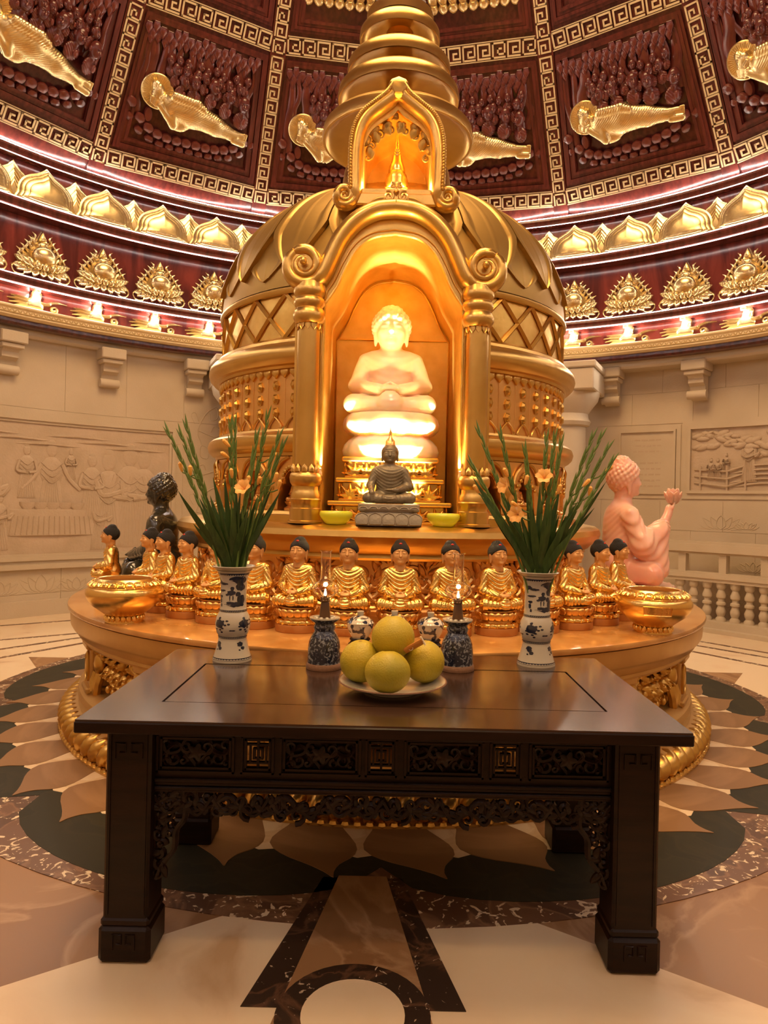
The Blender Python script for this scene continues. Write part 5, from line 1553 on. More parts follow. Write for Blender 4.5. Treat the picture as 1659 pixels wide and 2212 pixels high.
# ------------------------------------------------------------------ large side statues on the altar
t = thing('dark_green_buddha', 'large polished dark green stone Buddha in profile on the altar, facing away from the stupa', 'statue', T(-1.80, 5.58, .832) @ RZ(-90))
B = PW[t.name]
place(seated('figure', 'jade_dark', 1.04, .745, .0088, .0028, period=.052), 'figure', t, B @ T(0, 0, .075) @ S(.92))
stack([(.34, .27, 0), (.345, .275, .02), (.32, .25, .04), (.31, .245, .05), (.335, .265, .065), (.33, .26, .08)], 2.4).build('stone_base', 'jade_dark', t, B @ T(0, -.02, 0))
t = thing('pink_quartz_buddha', 'large pink quartz Buddha in profile raising a lotus bloom beside the plaqued golden bowl', 'statue', T(1.82, 5.50, .832) @ RZ(90))
B = PW[t.name]
def pinkf(P):
    pass
place(seated('figure', 'quartz_pink', 1.10, .75, .0085, .0055, arms='raiseL', period=.05), 'figure', t, B @ T(0, 0, .14) @ S(1.03, .96, 1.06))
stack([(.36, .30, 0), (.37, .31, .02), (.36, .30, .05), (.33, .28, .07), (.33, .28, .09), (.36, .30, .12), (.35, .29, .145)], 2.4).build('lotus_base', 'quartz_pink', t, B @ T(0, -.055, 0))
pq = MB().boss(petal_outline(.14, .12, 8), [(1, .01), (.7, .03), (.3, .036)], (0, .05), .006).mesh('lotus_petal', 'quartz_pink')
for i in range(14):
    a = i * 360 / 14
    place(pq, 'lotus_petal', t, B @ T(.33 * math.sin(math.radians(a)), -.055 - .275 * math.cos(math.radians(a)), .03) @ RZ(a) @ RX(14))
lb = thing('x', '', '') if False else None
bud = MB().boss(petal_outline(.05, .075, 8), [(1, .004), (.6, .014)], (0, .03), .003).mesh('bloom_petal', 'quartz_pink')
hb = B @ T(-.093, -.349, .14 + .592 * 1.06) @ T(0, .01, -.012) @ S(1.15, 1.15, 1.6)
MB().ball((0, 0, .03), (.026, .026, .036), 12).build('lotus_bloom', 'quartz_pink', t, hb)
for r, (n, an, k) in enumerate(((6, 8, 1.0), (7, 24, .9))):
    for i in range(n): place(bud, 'bloom_petal', t, hb @ RZ(i * 360 / n + 20 * r) @ T(0, -.016, 0) @ RX(an) @ S(k))

# ------------------------------------------------------------------ golden incense bowls
def gold_bowl(loc, rot, label, plaque):
    b = thing('golden_bowl', label, 'bowl', T(*loc) @ RZ(rot) @ S(.94))
    B = PW[b.name]
    MB().lathe([(0, .012), (.10, .012), (.10, .0), (.112, .0), (.112, .012), (.104, .028), (.112, .045), (.14, .066), (.185, .10), (.215, .135), (.228, .17), (.226, .195), (.212, .215), (.20, .222)], 56).build('bowl_body', 'gold_bright', b)
    MB().lathe([(.208, .214), (.216, .219), (.212, .224), (.175, .252), (.168, .262), (.160, .266), (.150, .262), (.150, .25), (.18, .20), (.17, .12), (0, .09)], 56).build('shoulder', 'gold_bright', b)
    MB().lathe([(0, .235), (.160, .235)], 40).build('ash_bed', 'clay_rim', b)
    pm = MB().boss(petal_outline(.052, .05, 8, .5, .9), [(1, .002), (.9, .009), (.7, .004), (.4, .011)], (0, .02)).mesh('rim_petal', 'gold_bright')
    for i in range(26): place(pm, 'rim_petal', b, B @ RZ(i * 360 / 26) @ T(0, -.214, .222) @ RX(-52) )
    fm = MB().boss(petal_outline(.03, .036, 6, .5, .9), [(1, .002), (.6, .010)], (0, .014)).mesh('foot_petal', 'gold_bright')
    for i in range(22): place(fm, 'foot_petal', b, B @ RZ(i * 360 / 22) @ T(0, -.108, .008) @ RX(6))
    if plaque:
        mb = MB()
        for i in range(8):
            a = -14 + i * 4
        v = []; f = []
        for i in range(9):
            a = math.radians(-20 + i * 5)
            for r, z in ((.224, .128), (.236, .178)): v.append((r * math.sin(a), -r * math.cos(a), z))
        f = [(2 * i, 2 * i + 2, 2 * i + 3, 2 * i + 1) for i in range(8)]
        pl = MB().add(v, f).build('plaque', 'gold_copper', b)
        mb = MB()
        E = [(-20, .128), (20, .128), (20, .178), (-20, .178), (-20, .128)]
        pts = []
        for (a0, z0), (a1, z1) in zip(E, E[1:]):
            for k in range(6):
                a = math.radians(a0 + (a1 - a0) * k / 6); z = z0 + (z1 - z0) * k / 6
                r = .2265 + (z - .128) * .24
                pts.append((r * math.sin(a), -r * math.cos(a), z))
        mb.tube(pts + [pts[0]], .003, 5)
        for c in range(4):
            ac = -13 + c * 8.7
            for (x0, z0, x1, z1) in ((-2.5, .168, 2.5, .168), (-2.5, .155, 2.5, .155), (0, .172, 0, .134), (-2.2, .143, 2.2, .138), (2.4, .168, 1.2, .14)):
                q = []
                for a, z in ((ac + x0, z0), (ac + x1, z1)):
                    r = .2275 + (z - .128) * .24; a = math.radians(a)
                    q.append((r * math.sin(a), -r * math.cos(a), z))
                mb.tube(q, .0016, 4)
        mb.build('plaque_relief', 'gold_bright', pl, B)
    return b
gold_bowl((-1.512, 4.095, .832), 0, 'round polished golden bowl on the altar edge in front of the dark green Buddha', False)
gold_bowl((1.553, 4.141, .832), -14, 'round polished golden bowl with small plaque on the altar edge below the pink Buddha', True)

# ------------------------------------------------------------------ carved wooden table
tb = thing('carved_altar_table', 'low dark hardwood altar table with openwork carved apron and square legs', 'table', T(0, 2.86, 0))
X1, Y0, Y1, ZT = .996, 2.287, 3.386, .828
def tp(nm, mb, m='wood_dark', smooth=False): return mb.build(nm, m, tb, Matrix(), smooth=smooth)
IX, IY0, IY1 = .780, 2.515, 3.092
mb = MB()
# top frame: mitred boards
def board(poly, nm):
    n = len(poly); v = []
    mb = MB(); mb.slab(poly, ZT - .04, ZT)
    return tp(nm, mb, 'wood_top')
gq = .008
board([(-X1, Y0), (X1, Y0), (IX + gq, IY0 - gq), (-IX - gq, IY0 - gq)], 'top_rail_board')
board([(-X1, Y1), (-IX - gq, IY1 + gq), (IX + gq, IY1 + gq), (X1, Y1)], 'top_rail_board')
board([(-X1, Y0), (-IX - gq, IY0 - gq), (-IX - gq, IY1 + gq), (-X1, Y1)], 'top_side_board')
board([(X1, Y0), (X1, Y1), (IX + gq, IY1 + gq), (IX + gq, IY0 - gq)], 'top_side_board')
tp('top_panel', MB().box(-IX, IX, IY0, IY1, ZT - .038, ZT - .001), 'wood_top')
tp('top_groove', MB().box(-IX - .01, IX + .01, IY0 - .01, IY1 + .01, ZT - .042, ZT - .012), 'wood_dark')
tp('top_edge', MB().tube([(-X1, Y0, ZT - .022), (X1, Y0, ZT - .022), (X1, Y1, ZT - .022), (-X1, Y1, ZT - .022), (-X1, Y0, ZT - .022)], .0) if False else MB().box(-X1 - .004, X1 + .004, Y0 - .004, Y0 + .03, ZT - .044, ZT - .006, b=.004).box(-X1 - .004, -X1 + .03, Y0 + .03, Y1, ZT - .044, ZT - .006, b=.004).box(X1 - .03, X1 + .004, Y0 + .03, Y1, ZT - .044, ZT - .006, b=.004), 'wood_dark')
LX, LW = .922, .150
YL = 2.36
for sx in (-1, 1):
    for (ya, yb) in ((YL, YL + LW), (Y1 - .07 - LW, Y1 - .07)):
        x0, x1 = (sx * LX, sx * (LX - LW)) if sx < 0 else (LX - LW, LX)
        mb = MB(); mb.box(x0, x1, ya, yb, .12, ZT - .042, b=.008)
        if ya == YL:
            mb.box(x0 + .012, x0 + .018, ya - .004, ya + .01, .16, ZT - .06); mb.box(x1 - .018, x1 - .012, ya - .004, ya + .01, .16, ZT - .06)
        leg = tp('leg', mb)
        mb = MB(); mb.box(x0 - .012, x1 + .012, ya - .012, yb + .012, 0, .125, b=.014); mb.box(x0 - .006, x1 + .006, ya - .006, yb + .006, .12, .15, b=.008)
        fo = mb.build('foot_block', 'wood_dark', leg, Matrix(), smooth=False)
        if ya == YL:
            xc = (x0 + x1) / 2
            for zz, k in ((.70, 1), (.07, .8)):
                mb = MB()
                for s in (-1, 1):
                    pts = [(xc + s * .045 * k, ya - (.014 if zz < .1 else .002), zz - .02), (xc + s * .045 * k, ya - (.014 if zz < .1 else .002), zz + .03), (xc + s * .01 * k, ya - (.014 if zz < .1 else .002), zz + .03), (xc + s * .01 * k, ya - (.014 if zz < .1 else .002), zz), (xc + s * .03 * k, ya - (.014 if zz < .1 else .002), zz)]
                    mb.tube(pts, .0035, 4)
                mb.build('key_carving', 'wood_dark', leg, Matrix(), smooth=False)
AY0, AY1 = 2.405, 2.43
AX = LX - LW
holes = [(-.751, -.520), (-.466, -.386), (-.335, -.092), (-.046, .031), (.086, .323), (.375, .452), (.508, .745)]
ap = tp('apron_frame', MB().box(-AX, AX, AY0, AY1, .735, ZT - .042).box(-AX, AX, AY0, AY1, .600, .637))
xs = [-AX] + [v for h in holes for v in h] + [AX]
mb = MB()
for i in range(0, len(xs), 2):
    MB().box(xs[i], xs[i + 1], AY0, AY1, .637, .735).build('apron_stile', 'wood_dark', tb, Matrix(), smooth=False)
for (a, b) in holes:
    mb = MB()
    for g_, d in ((.016, .010), (.004, .005)):
        for bx in ((a - g_, a - g_ + .007, .637 - g_, .735 + g_), (b + g_ - .007, b + g_, .637 - g_, .735 + g_), (a - g_, b + g_, .637 - g_, .644 - g_), (a - g_, b + g_, .728 + g_, .735 + g_)):
            mb.box(bx[0], bx[1], AY0 - d, AY0, bx[2], bx[3])
    mb.build('panel_frame', 'wood_dark', ap, Matrix(), smooth=False)
fr = MB()
for s in (-1, 1):
    for (cx_, cz_, r, a0, tn) in ((.035, .018, .024, 200, 1.2), (.075, -.02, .026, 30, -1.2), (.098, .025, .022, 250, 1.1), (.045, -.03, .018, 90, 1.1), (.10, -.035, .014, 0, 1)):
        fr.tube(spiral(s * cx_, cz_, r, .005, a0 if s > 0 else 180 - a0, s * tn, 14), .0062, 5, flat=(1.6, 1))
    fr.tube(catmull([(0, 0, .045), (s * .04, 0, .042), (s * .06, 0, .005), (s * .1, 0, .0), (s * .118, 0, .045)], 4), .006, 5, flat=(1.6, 1))
    fr.tube(catmull([(0, 0, -.046), (s * .03, 0, -.01), (s * .07, 0, .03), (s * .118, 0, -.01)], 4), .0055, 5, flat=(1.6, 1))
fr.boss([(.026 * math.cos(a) * (1 + .25 * math.cos(5 * a)), .026 * math.sin(a) * (1 + .25 * math.cos(5 * a))) for a in np.linspace(0, 2 * math.pi, 31)[:-1]], [(1, .008), (.5, .014)], (0, 0), .008)
frm = fr.mesh('scroll_fretwork', 'wood_dark')
ks = MB()
for x0, x1, z0, z1 in ((-.004, .004, -.049, .049), (-.039, .039, .028, .034), (-.039, .039, -.034, -.028), (-.030, -.024, -.03, .03), (.024, .030, -.03, .03), (-.018, -.010, -.018, .018), (.010, .018, -.018, .018), (-.018, .018, .014, .019), (-.018, .018, -.019, -.014)):
    ks.box(x0, x1, -.008, .008, z0, z1)
ksm = ks.mesh('square_fretwork', 'wood_dark', False)
for i, (a, b) in enumerate(holes):
    if i % 2 == 0: place(frm, 'scroll_fretwork', ap, T((a + b) / 2, AY0 + .012, .686))
    else: place(ksm, 'square_fretwork', ap, T((a + b) / 2, AY0 + .012, .686))
for i, (a, b) in enumerate(holes):
    if i % 2 == 0: MB().box(a - .004, b + .004, AY1 - .002, AY1 + .006, .63, .742).build('panel_backing', 'wood_dark', ap, Matrix(), smooth=False)
tp('apron_moulding', MB().box(-AX, AX, AY0 - .012, AY1, .562, .575, b=.003).box(-AX, AX, AY0 - .004, AY1, .575, .590, b=.003).box(-AX, AX, AY0 - .014, AY1, .588, .603, b=.003))
# hanging openwork skirt in segments and corner brackets
rnd = random.Random(21)
seg = []
for k in range(3):
    mb = MB()
    for i in range(7):
        cx_ = -.08 + i * .0265; cz_ = -.028 - .03 * ((i + k) % 2) - .012 * ((i * 3 + k) % 3)
        mb.tube(spiral(cx_, cz_, .020 + .005 * ((i + k) % 3), .004, 60 * i + 40 * k, (1.2 if i % 2 else -1.2), 14), .0062, 5, flat=(1.8, 1))
    mb.tube(catmull([(-.097, 0, -.02), (-.05, 0, -.075), (0, 0, -.05), (.05, 0, -.082), (.097, 0, -.02)], 5), .0075, 6, flat=(1.8, 1))
    mb.tube(catmull([(-.097, 0, -.05), (-.04, 0, -.02), (.02, 0, -.07), (.097, 0, -.05)], 5), .0065, 6, flat=(1.8, 1))
    for i in range(5): mb.boss(leafshape(.045, .022, .01), [(1, .006), (.5, .011)], (0, .02), .005, M=T(-.08 + .04 * i, 0, -.07 + .012 * (i % 2)) @ RY(rnd.uniform(-120, 120)))
    mb.box(-.097, .097, -.008, .008, -.008, .002)
    seg.append(mb.mesh('skirt_fretwork', 'wood_dark'))
for i in range(8):
    x = (i - 3.5) * .1925
    place(seg[i % 3], 'skirt_fretwork', ap, T(x, AY0 + .006, .562) @ S(1 if i < 4 else -1, 1, 1.0))
for s in (-1, 1):
    mb = MB()
    for i in range(9):
        zc = .545 - i * .034
        w = .098 * (1 - (i / 9.5) ** 1.3)
        for j in range(max(1, int(w / .03))):
            mb.tube(spiral(.018 + j * .032 + .006 * (i % 2), zc, .019, .004, 70 * i + 50 * j, (1.1 if (i + j) % 2 else -1.1), 12), .0062, 5, flat=(1.8, 1))
    mb.tube(catmull([(.10, 0, .555), (.105, 0, .47), (.075, 0, .42), (.07, 0, .36), (.035, 0, .31), (.012, 0, .255)], 5), .007, 6, flat=(1.8, 1))
    mb.tube([(.004, 0, .56), (.004, 0, .25)], .006, 5)
    for i in range(6): mb.boss(leafshape(.05, .026, .012), [(1, .006), (.5, .011)], (0, .02), .005, M=T(.05 - .006 * i, 0, .53 - .045 * i) @ RY(rnd.uniform(-150, 150)))
    mb.build('corner_bracket', 'wood_dark', ap, T(-s * AX, AY0 + .006, 0) @ S(s, 1, 1))
for sx in (-1, 1):
    tp('side_apron', MB().box(min(sx * (LX - .06), sx * (LX - .035)), max(sx * (LX - .06), sx * (LX - .035)), YL + LW, Y1 - .07 - LW, .60, ZT - .042))
tp('back_apron', MB().box(-AX, AX, Y1 - .115, Y1 - .09, .735, ZT - .042).box(-AX, AX, Y1 - .115, Y1 - .09, .600, .637))
for i in range(0, len(xs), 2):
    MB().box(xs[i], xs[i + 1], Y1 - .115, Y1 - .09, .637, .735).build('apron_stile', 'wood_dark', tb, Matrix(), smooth=False)

# ------------------------------------------------------------------ porcelain vases
ZV = ZT
vprof = [(0, .004), (.078, .004), (.080, .0), (.086, .0), (.087, .008), (.084, .016), (.079, .03), (.070, .06), (.064, .09), (.062, .104), (.064, .108), (.063, .112), (.071, .125), (.077, .15), (.078, .168), (.073, .195), (.063, .214), (.060, .22), (.061, .226), (.0585, .232), (.0575, .26), (.0575, .33), (.061, .365), (.070, .392), (.086, .412), (.095, .418), (.096, .421), (.093, .423), (.082, .413), (.066, .39), (.054, .36), (.053, .1), (0, .1)]
vr = [(r, z) for r, z in vprof[4:28]]
def vrad(z):
    for (r0, z0), (r1, z1) in zip(vr, vr[1:]):
        if z0 <= z <= z1 and z1 > z0: return r0 + (r1 - r0) * (z - z0) / (z1 - z0)
    return .06
def decal(mb, poly, off=.0007):
    cx_ = sum(p[0] for p in poly) / len(poly); cz_ = sum(p[1] for p in poly) / len(poly)
    n = len(poly); v = []; f = []
    for k in (1, .66, .33):
        for a, z in poly:
            aa = cx_ + (a - cx_) * k; zz = cz_ + (z - cz_) * k
            r = vrad(zz) + off; t_ = math.radians(aa)
            v.append((r * math.sin(t_), -r * math.cos(t_), zz))
    r = vrad(cz_) + off
    v.append((r * math.sin(math.radians(cx_)), -r * math.cos(math.radians(cx_)), cz_))
    for j in (0, 1):
        for i in range(n): f.append((j * n + i, j * n + (i + 1) % n, (j + 1) * n + (i + 1) % n, (j + 1) * n + i))
    for i in range(n): f.append((2 * n + i, 2 * n + (i + 1) % n, 3 * n))
    mb.add(v, f)
def blob(c, z, ra, rz, n=14, wob=.2, seed=0, rot=0):
    rn = random.Random(seed); out = []
    for i in range(n):
        a = 2 * math.pi * i / n
        k = 1 + rn.uniform(-wob, wob)
        x, y = ra * k * math.cos(a), rz * k * math.sin(a)
        out.append((c + x * math.cos(rot) - y * math.sin(rot) * ra / rz, z + x * math.sin(rot) * rz / ra + y * math.cos(rot)))
    return out
VM = MB().lathe(vprof, 64).mesh('vase_body', 'porcelain')
VBS = []
def bandp(z, h, teeth):
    v = []; f = []; n = 80
    for i in range(n + 1):
        a = 2 * math.pi * i / n
        zz0 = z - (h * (.5 + .5 * abs(math.sin(i * math.pi / 2))) if teeth else h)
        for q in (z, zz0): v.append(((vrad(q) + .0008) * math.sin(a), -(vrad(q) + .0008) * math.cos(a), q))
    f = [(2 * i, 2 * i + 2, 2 * i + 3, 2 * i + 1) for i in range(n)]
    VBS.append(MB().add(v, f).mesh('painted_band', 'porcelain_blue'))
bandp(.229, .007, True); bandp(.222, .002, False); bandp(.112, .006, True); bandp(.105, .002, False); bandp(.020, .006, True); bandp(.012, .0015, False); bandp(.405, .002, False)
bandp(.392, .010, True)
scn = MB()
for base in (0, 180):
    for (c, z, ra, rz, sd, ro) in ((38, .365, 34, .016, 1, .1), (52, .335, 22, .022, 2, -.5), (28, .255, 46, .011, 3, .1), (58, .275, 20, .026, 4, 0), (10, .305, 20, .010, 5, .25), (14, .325, 8, .010, 6, 0), (-8, .297, 9, .005, 7, .5), (-46, .27, 7, .012, 8, 0), (-40, .25, 5, .008, 9, 0), (-52, .352, 18, .008, 10, -.7), (-28, .345, 16, .006, 11, -.5), (-38, .315, 22, .005, 12, .1), (-12, .345, 9, .004, 16, .4), (-44, .288, 12, .006, 17, .3), (2, .262, 14, .006, 18, .5), (66, .36, 16, .012, 19, .2), (40, .30, 14, .010, 13, .6), (4, .283, 2.5, .014, 14, 0), (18, .285, 2.5, .013, 15, 0)):
        decal(scn, blob(base + c - 8, z, ra, rz, 14, .22, sd, ro))
VS = scn.mesh('painted_landscape', 'porcelain_blue')
flo = MB()
for base in range(0, 360, 90):
    decal(flo, blob(base - 38, .170, 19, .019, 16, .16, base)); decal(flo, blob(base - 38, .194, 6, .006, 10, .2, base + 1))
    for i, (da, dz_, ro) in enumerate(((16, .010, .3), (24, -.006, -.4), (14, -.020, -.9), (30, .012, .8), (-18, -.012, .8), (-14, -.026, 1.2), (4, -.028, 1.5), (10, -.038, 1.3), (36, -.002, 0))):
        decal(flo, blob(base - 38 + da, .172 + dz_, 5.5, .0042, 8, .1, i, ro))
    decal(flo, blob(base + 6, .142, 7, .003, 8, .1, 3, 1.0)); decal(flo, blob(base + 14, .142, 7, .003, 8, .1, 3, -1.0))
VF = flo.mesh('painted_flowers', 'porcelain_blue')
bt = MB()
for base in range(0, 360, 90):
    decal(bt, blob(base - 48, .078, 13, .011, 12, .25, base + 5, .5)); decal(bt, blob(base - 38, .062, 8, .008, 10, .2, base + 6, -.3)); decal(bt, blob(base - 52, .055, 4, .004, 8, .2, 3))
VT = bt.mesh('painted_butterfly', 'porcelain_blue')
def vase(x, y, rot, label):
    t = thing('porcelain_vase', label, 'vase', T(x, y, ZV) @ RZ(rot))
    b = place(VM, 'vase_body', t, PW[t.name].copy())
    for m_ in VBS + [VS, VF, VT]: place(m_, m_.name, b, PW[t.name].copy())
    MB().lathe([(0, .36), (.054, .36)], 24).build('water', 'pane_glass', t)
VLX, VLY, VRX, VRY = -.690, 3.19, .684, 3.235
vase(VLX, VLY, 0, 'blue and white porcelain vase of gladioli on the table end nearer the dark green Buddha')
vase(VRX, VRY, 8, 'blue and white porcelain vase of gladioli on the table end nearer the pink Buddha')

# ------------------------------------------------------------------ gladioli
def blade(path, w, up):
    n = len(path)
    rad = [max(.0006, w * (min(1, .45 + 1.6 * (i / n))) * (1 if i / n < .6 else max(0.02, (1 - (i / (n - 1)) ** 4)) if i < n - 1 else .01)) for i in range(n)]
    for i in range(n):
        t_ = i / (n - 1)
        rad[i] = w * (.55 + .45 * math.sin(min(1, t_ / .45) * math.pi / 2)) * (1 - max(0, (t_ - .45) / .55) ** 2.2) + .0004
    return MB().tube(path, rad, 6, flat=(.14, 1), up=up)
budm = MB().lathe([(0, 0), (.004, .006), (.0068, .022), (.0062, .040), (.003, .062), (0, .078)], 8).mesh('bud', 'stem_green')
budo = MB().lathe([(0, 0), (.005, .004), (.007, .014), (.0095, .028), (.0085, .042), (0, .050)], 8).mesh('orange_bud', 'flower_orange')
pf = MB()
for i in range(6):
    c = i * 60
    v = []; f = []
    for j in range(6):
        t_ = j / 5
        r = .006 + .042 * t_ ** 1.3; z = .055 * t_ ** .7 - .018 * t_ ** 3
        w = .026 * math.sin(math.pi * min(.93, .12 + t_ * .86))
        for e in (-1, 0, 1):
            v.append(((r - .004 * (e == 0)) * math.cos(math.radians(c)) - e * w * math.sin(math.radians(c)), (r - .004 * (e == 0)) * math.sin(math.radians(c)) + e * w * math.cos(math.radians(c)), z + (.004 if e else 0)))
    for j in range(5):
        for e in (0, 1): f.append((3 * j + e, 3 * j + e + 1, 3 * j + 4 + e, 3 * j + 3 + e))
    pf.add(v, f)
flm = pf.mesh('open_bloom', 'flower_orange')
def gladiolus(mouth, tip, Y, bend, leaves, blooms, obuds, label, group, seed):
    rn = random.Random(seed)
    tipw = at(tip[0], tip[1], Y)
    mw = Vector(mouth)
    t = thing('gladiolus_stem', label, 'flower', T(*mw), group)
    fan = max(-1, min(1, (tipw.x - mw.x) / .30))
    row = ((seed * 7) % 5 - 2) / 2
    start = mw + Vector((.026 * fan, .020 * row, -.20))
    mid_ = mw + Vector(((tipw.x - mw.x) * .18, (tipw.y - mw.y) * .3, .02))
    mid_.x = mw.x + .042 * fan
    mid_.y = mw.y + .034 * row
    path = bez(start, mid_, tipw + Vector((bend * .5 + (mw.x - tipw.x) * .38, 0, -(tipw.z - mw.z) * .42)), tipw, 22)
    n = len(path)
    MB().tube(path, [.0065 * (1 - .72 * i / n) for i in range(n)], 7).build('stem', 'stem_green', t, Matrix())
    k = 0
    for i in range(int(n * .58), n - 1):
        for q in ((0,) if i % 3 else (0, 1)):
            d = (path[i + 1] - path[i]).normalized()
            side = Vector((1 if (k % 2) else -1, rn.uniform(-.6, .2), 0))
            M = T(*(path[i].lerp(path[i + 1], q * .5))) @ (d + side * .13).to_track_quat('Z', 'Y').to_matrix().to_4x4() @ S(1.15 * (1.15 - .5 * (i / n)), 1.15 * (1.15 - .5 * (i / n)), 1.0)
            place(budm, 'bud', t, M)
            k += 1
    extra = [(tip[0] * .55 + 841 * 0 + .45 * (505 if mouth[0] < 0 else 1163) + rn.uniform(-22, 22), rn.uniform(1070, 1150)) for _ in range(2)]
    for li, (u, v) in enumerate(leaves + extra):
        lrow = max(-1, min(1, row + (.28, -.28, .5, -.5)[li % 4]))
        tw = at(u, v, mw.y + .09 * lrow)
        lf_ = max(-1, min(1, (tw.x - mw.x) / .26))
        st0 = mw + Vector((.014 * lf_, .012 * lrow, -.055))
        m1 = mw + Vector((.034 * lf_, .030 * lrow, .06))
        p2 = tw + Vector(((mw.x - tw.x) * .40, 0, -(tw.z - mw.z) * .45))
        blade(bez(st0, m1, p2, tw, 18), rn.uniform(.0145, .021), (rn.uniform(-.5, .5), 1, 0)).build('leaf', 'leaf_green', t, Matrix())
    def pedicel(p):
        q = min(path, key=lambda c_: (c_ - p).length)
        low = min(path, key=lambda c_: (c_ - (q - Vector((0, 0, .03)))).length)
        MB().tube(catmull([low, low.lerp(p, .5) + Vector((0, 0, -.006)), p], 4), .003, 6).build('pedicel', 'stem_green', t, Matrix())
    for (u, v, ax) in blooms:
        p = at(u, v, Y - .02)
        pedicel(p)
        place(flm, 'open_bloom', t, T(*p) @ Vector(ax).to_track_quat('Z', 'Y').to_matrix().to_4x4() @ S(.85))
    for (u, v, ax) in obuds:
        p = at(u, v, Y - .015)
        pedicel(p)
        place(budo, 'orange_bud', t, T(*p) @ Vector(ax).to_track_quat('Z', 'Y').to_matrix().to_4x4() @ S(1.0))
ML = (VLX, VLY, ZV + .41); MR = (VRX, VRY, ZV + .41)
LL = [((363, 934), .05, [(384, 1059), (443, 1063)], [], []), ((391, 940), 0.03, [(455, 1081)], [], [(394, 1020, (-.2, -.3, 1))]), ((403, 921), -.01, [(460, 1031), (430, 1075)], [], [(412, 1028, (.0, -.3, 1))]),
      ((498, 919), 0, [(485, 1027), (474, 1090)], [], [(498, 966, (-.6, -.3, .6)), (502, 1034, (-.1, -.3, 1))]), ((507, 917), 0, [(509, 1042), (500, 1085)], [], [(496, 990, (-.7, -.3, .5))]),
      ((545, 1001), 0, [(535, 1080), (520, 1060)], [(531, 1060, (-.3, -.8, .5))], [(534, 1050, (.2, -.2, 1))]), ((554, 945), 0, [(555, 1075), (528, 1095)], [], [(556, 1048, (.3, -.4, .7))]),
      ((578, 900), .01, [(578, 1074), (566, 1100)], [], [(575, 1015, (.4, -.3, .8)), (580, 992, (.8, -.2, .6))]), ((601, 946), 0, [(588, 1051), (590, 1095)], [], [(593, 1042, (.3, -.3, 1))]), ((610, 964), 0, [(607, 1059), (597, 1085)], [], [(600, 1058, (.3, -.3, 1))])]
for i, (tip, b, lv, bl, ob) in enumerate(LL):
    gladiolus(ML, tip, 3.15 + .05 * math.sin(i * 2.1), b, lv, bl, ob, ('gladiolus stem with an open bloom in the vase nearer the dark green Buddha' if bl else 'green budding gladiolus stem in the vase nearer the dark green Buddha') if i else 'gladiolus stem bent sharply outward in the vase nearer the dark green Buddha', 'gladioli in the vase nearer the dark green Buddha', i)
RLs = [((1020, 1006), 0, [(1020, 1029), (1035, 1065)], [], [(1034, 1066, (-.5, -.3, .8))]), ((1034, 932), 0.02, [(1073, 1037), (1060, 1090)], [], []), ((1082, 942), -.01, [(1095, 1075), (1105, 1105)], [(1098, 1050, (-.85, -.5, .1))], [(1098, 1030, (-.5, -.3, .8))]),
       ((1134, 976), 0, [(1137, 1057), (1120, 1100)], [(1120, 1112, (-.5, -.8, .1))], [(1134, 1048, (.2, -.3, 1)), (1120, 1095, (-.5, -.3, .3))]), ((1180, 949), 0, [(1167, 1041), (1150, 1090)], [(1176, 1036, (-.25, -.8, .5))], []),
       ((1198, 946), 0, [(1185, 1061), (1178, 1095)], [], [(1177, 1056, (.3, -.3, 1))]), ((1211, 960), 0, [(1209, 1059), (1205, 1105)], [], [(1205, 1068, (.2, -.3, 1))]), ((1278, 946), -.03, [(1250, 1080)], [], [(1258, 1052, (.6, -.2, .7))]),
       ((1297, 944), -.03, [(1310, 1039), (1262, 1100)], [], [(1272, 1072, (.1, -.3, 1))]), ((1311, 970), -.03, [(1284, 1097)], [], [(1305, 1022, (.6, -.3, .6))]), ((1320, 999), -.02, [(1240, 1090), (1225, 1120)], [], [])]
for i, (tip, b, lv, bl, ob) in enumerate(RLs):
    gladiolus(MR, tip, 3.2 + .05 * math.sin(i * 1.7), b, lv, bl, ob, 'gladiolus stem with an open bloom in the vase nearer the pink Buddha' if bl else 'green budding gladiolus stem in the vase nearer the pink Buddha', 'gladioli in the vase nearer the pink Buddha', 40 + i)

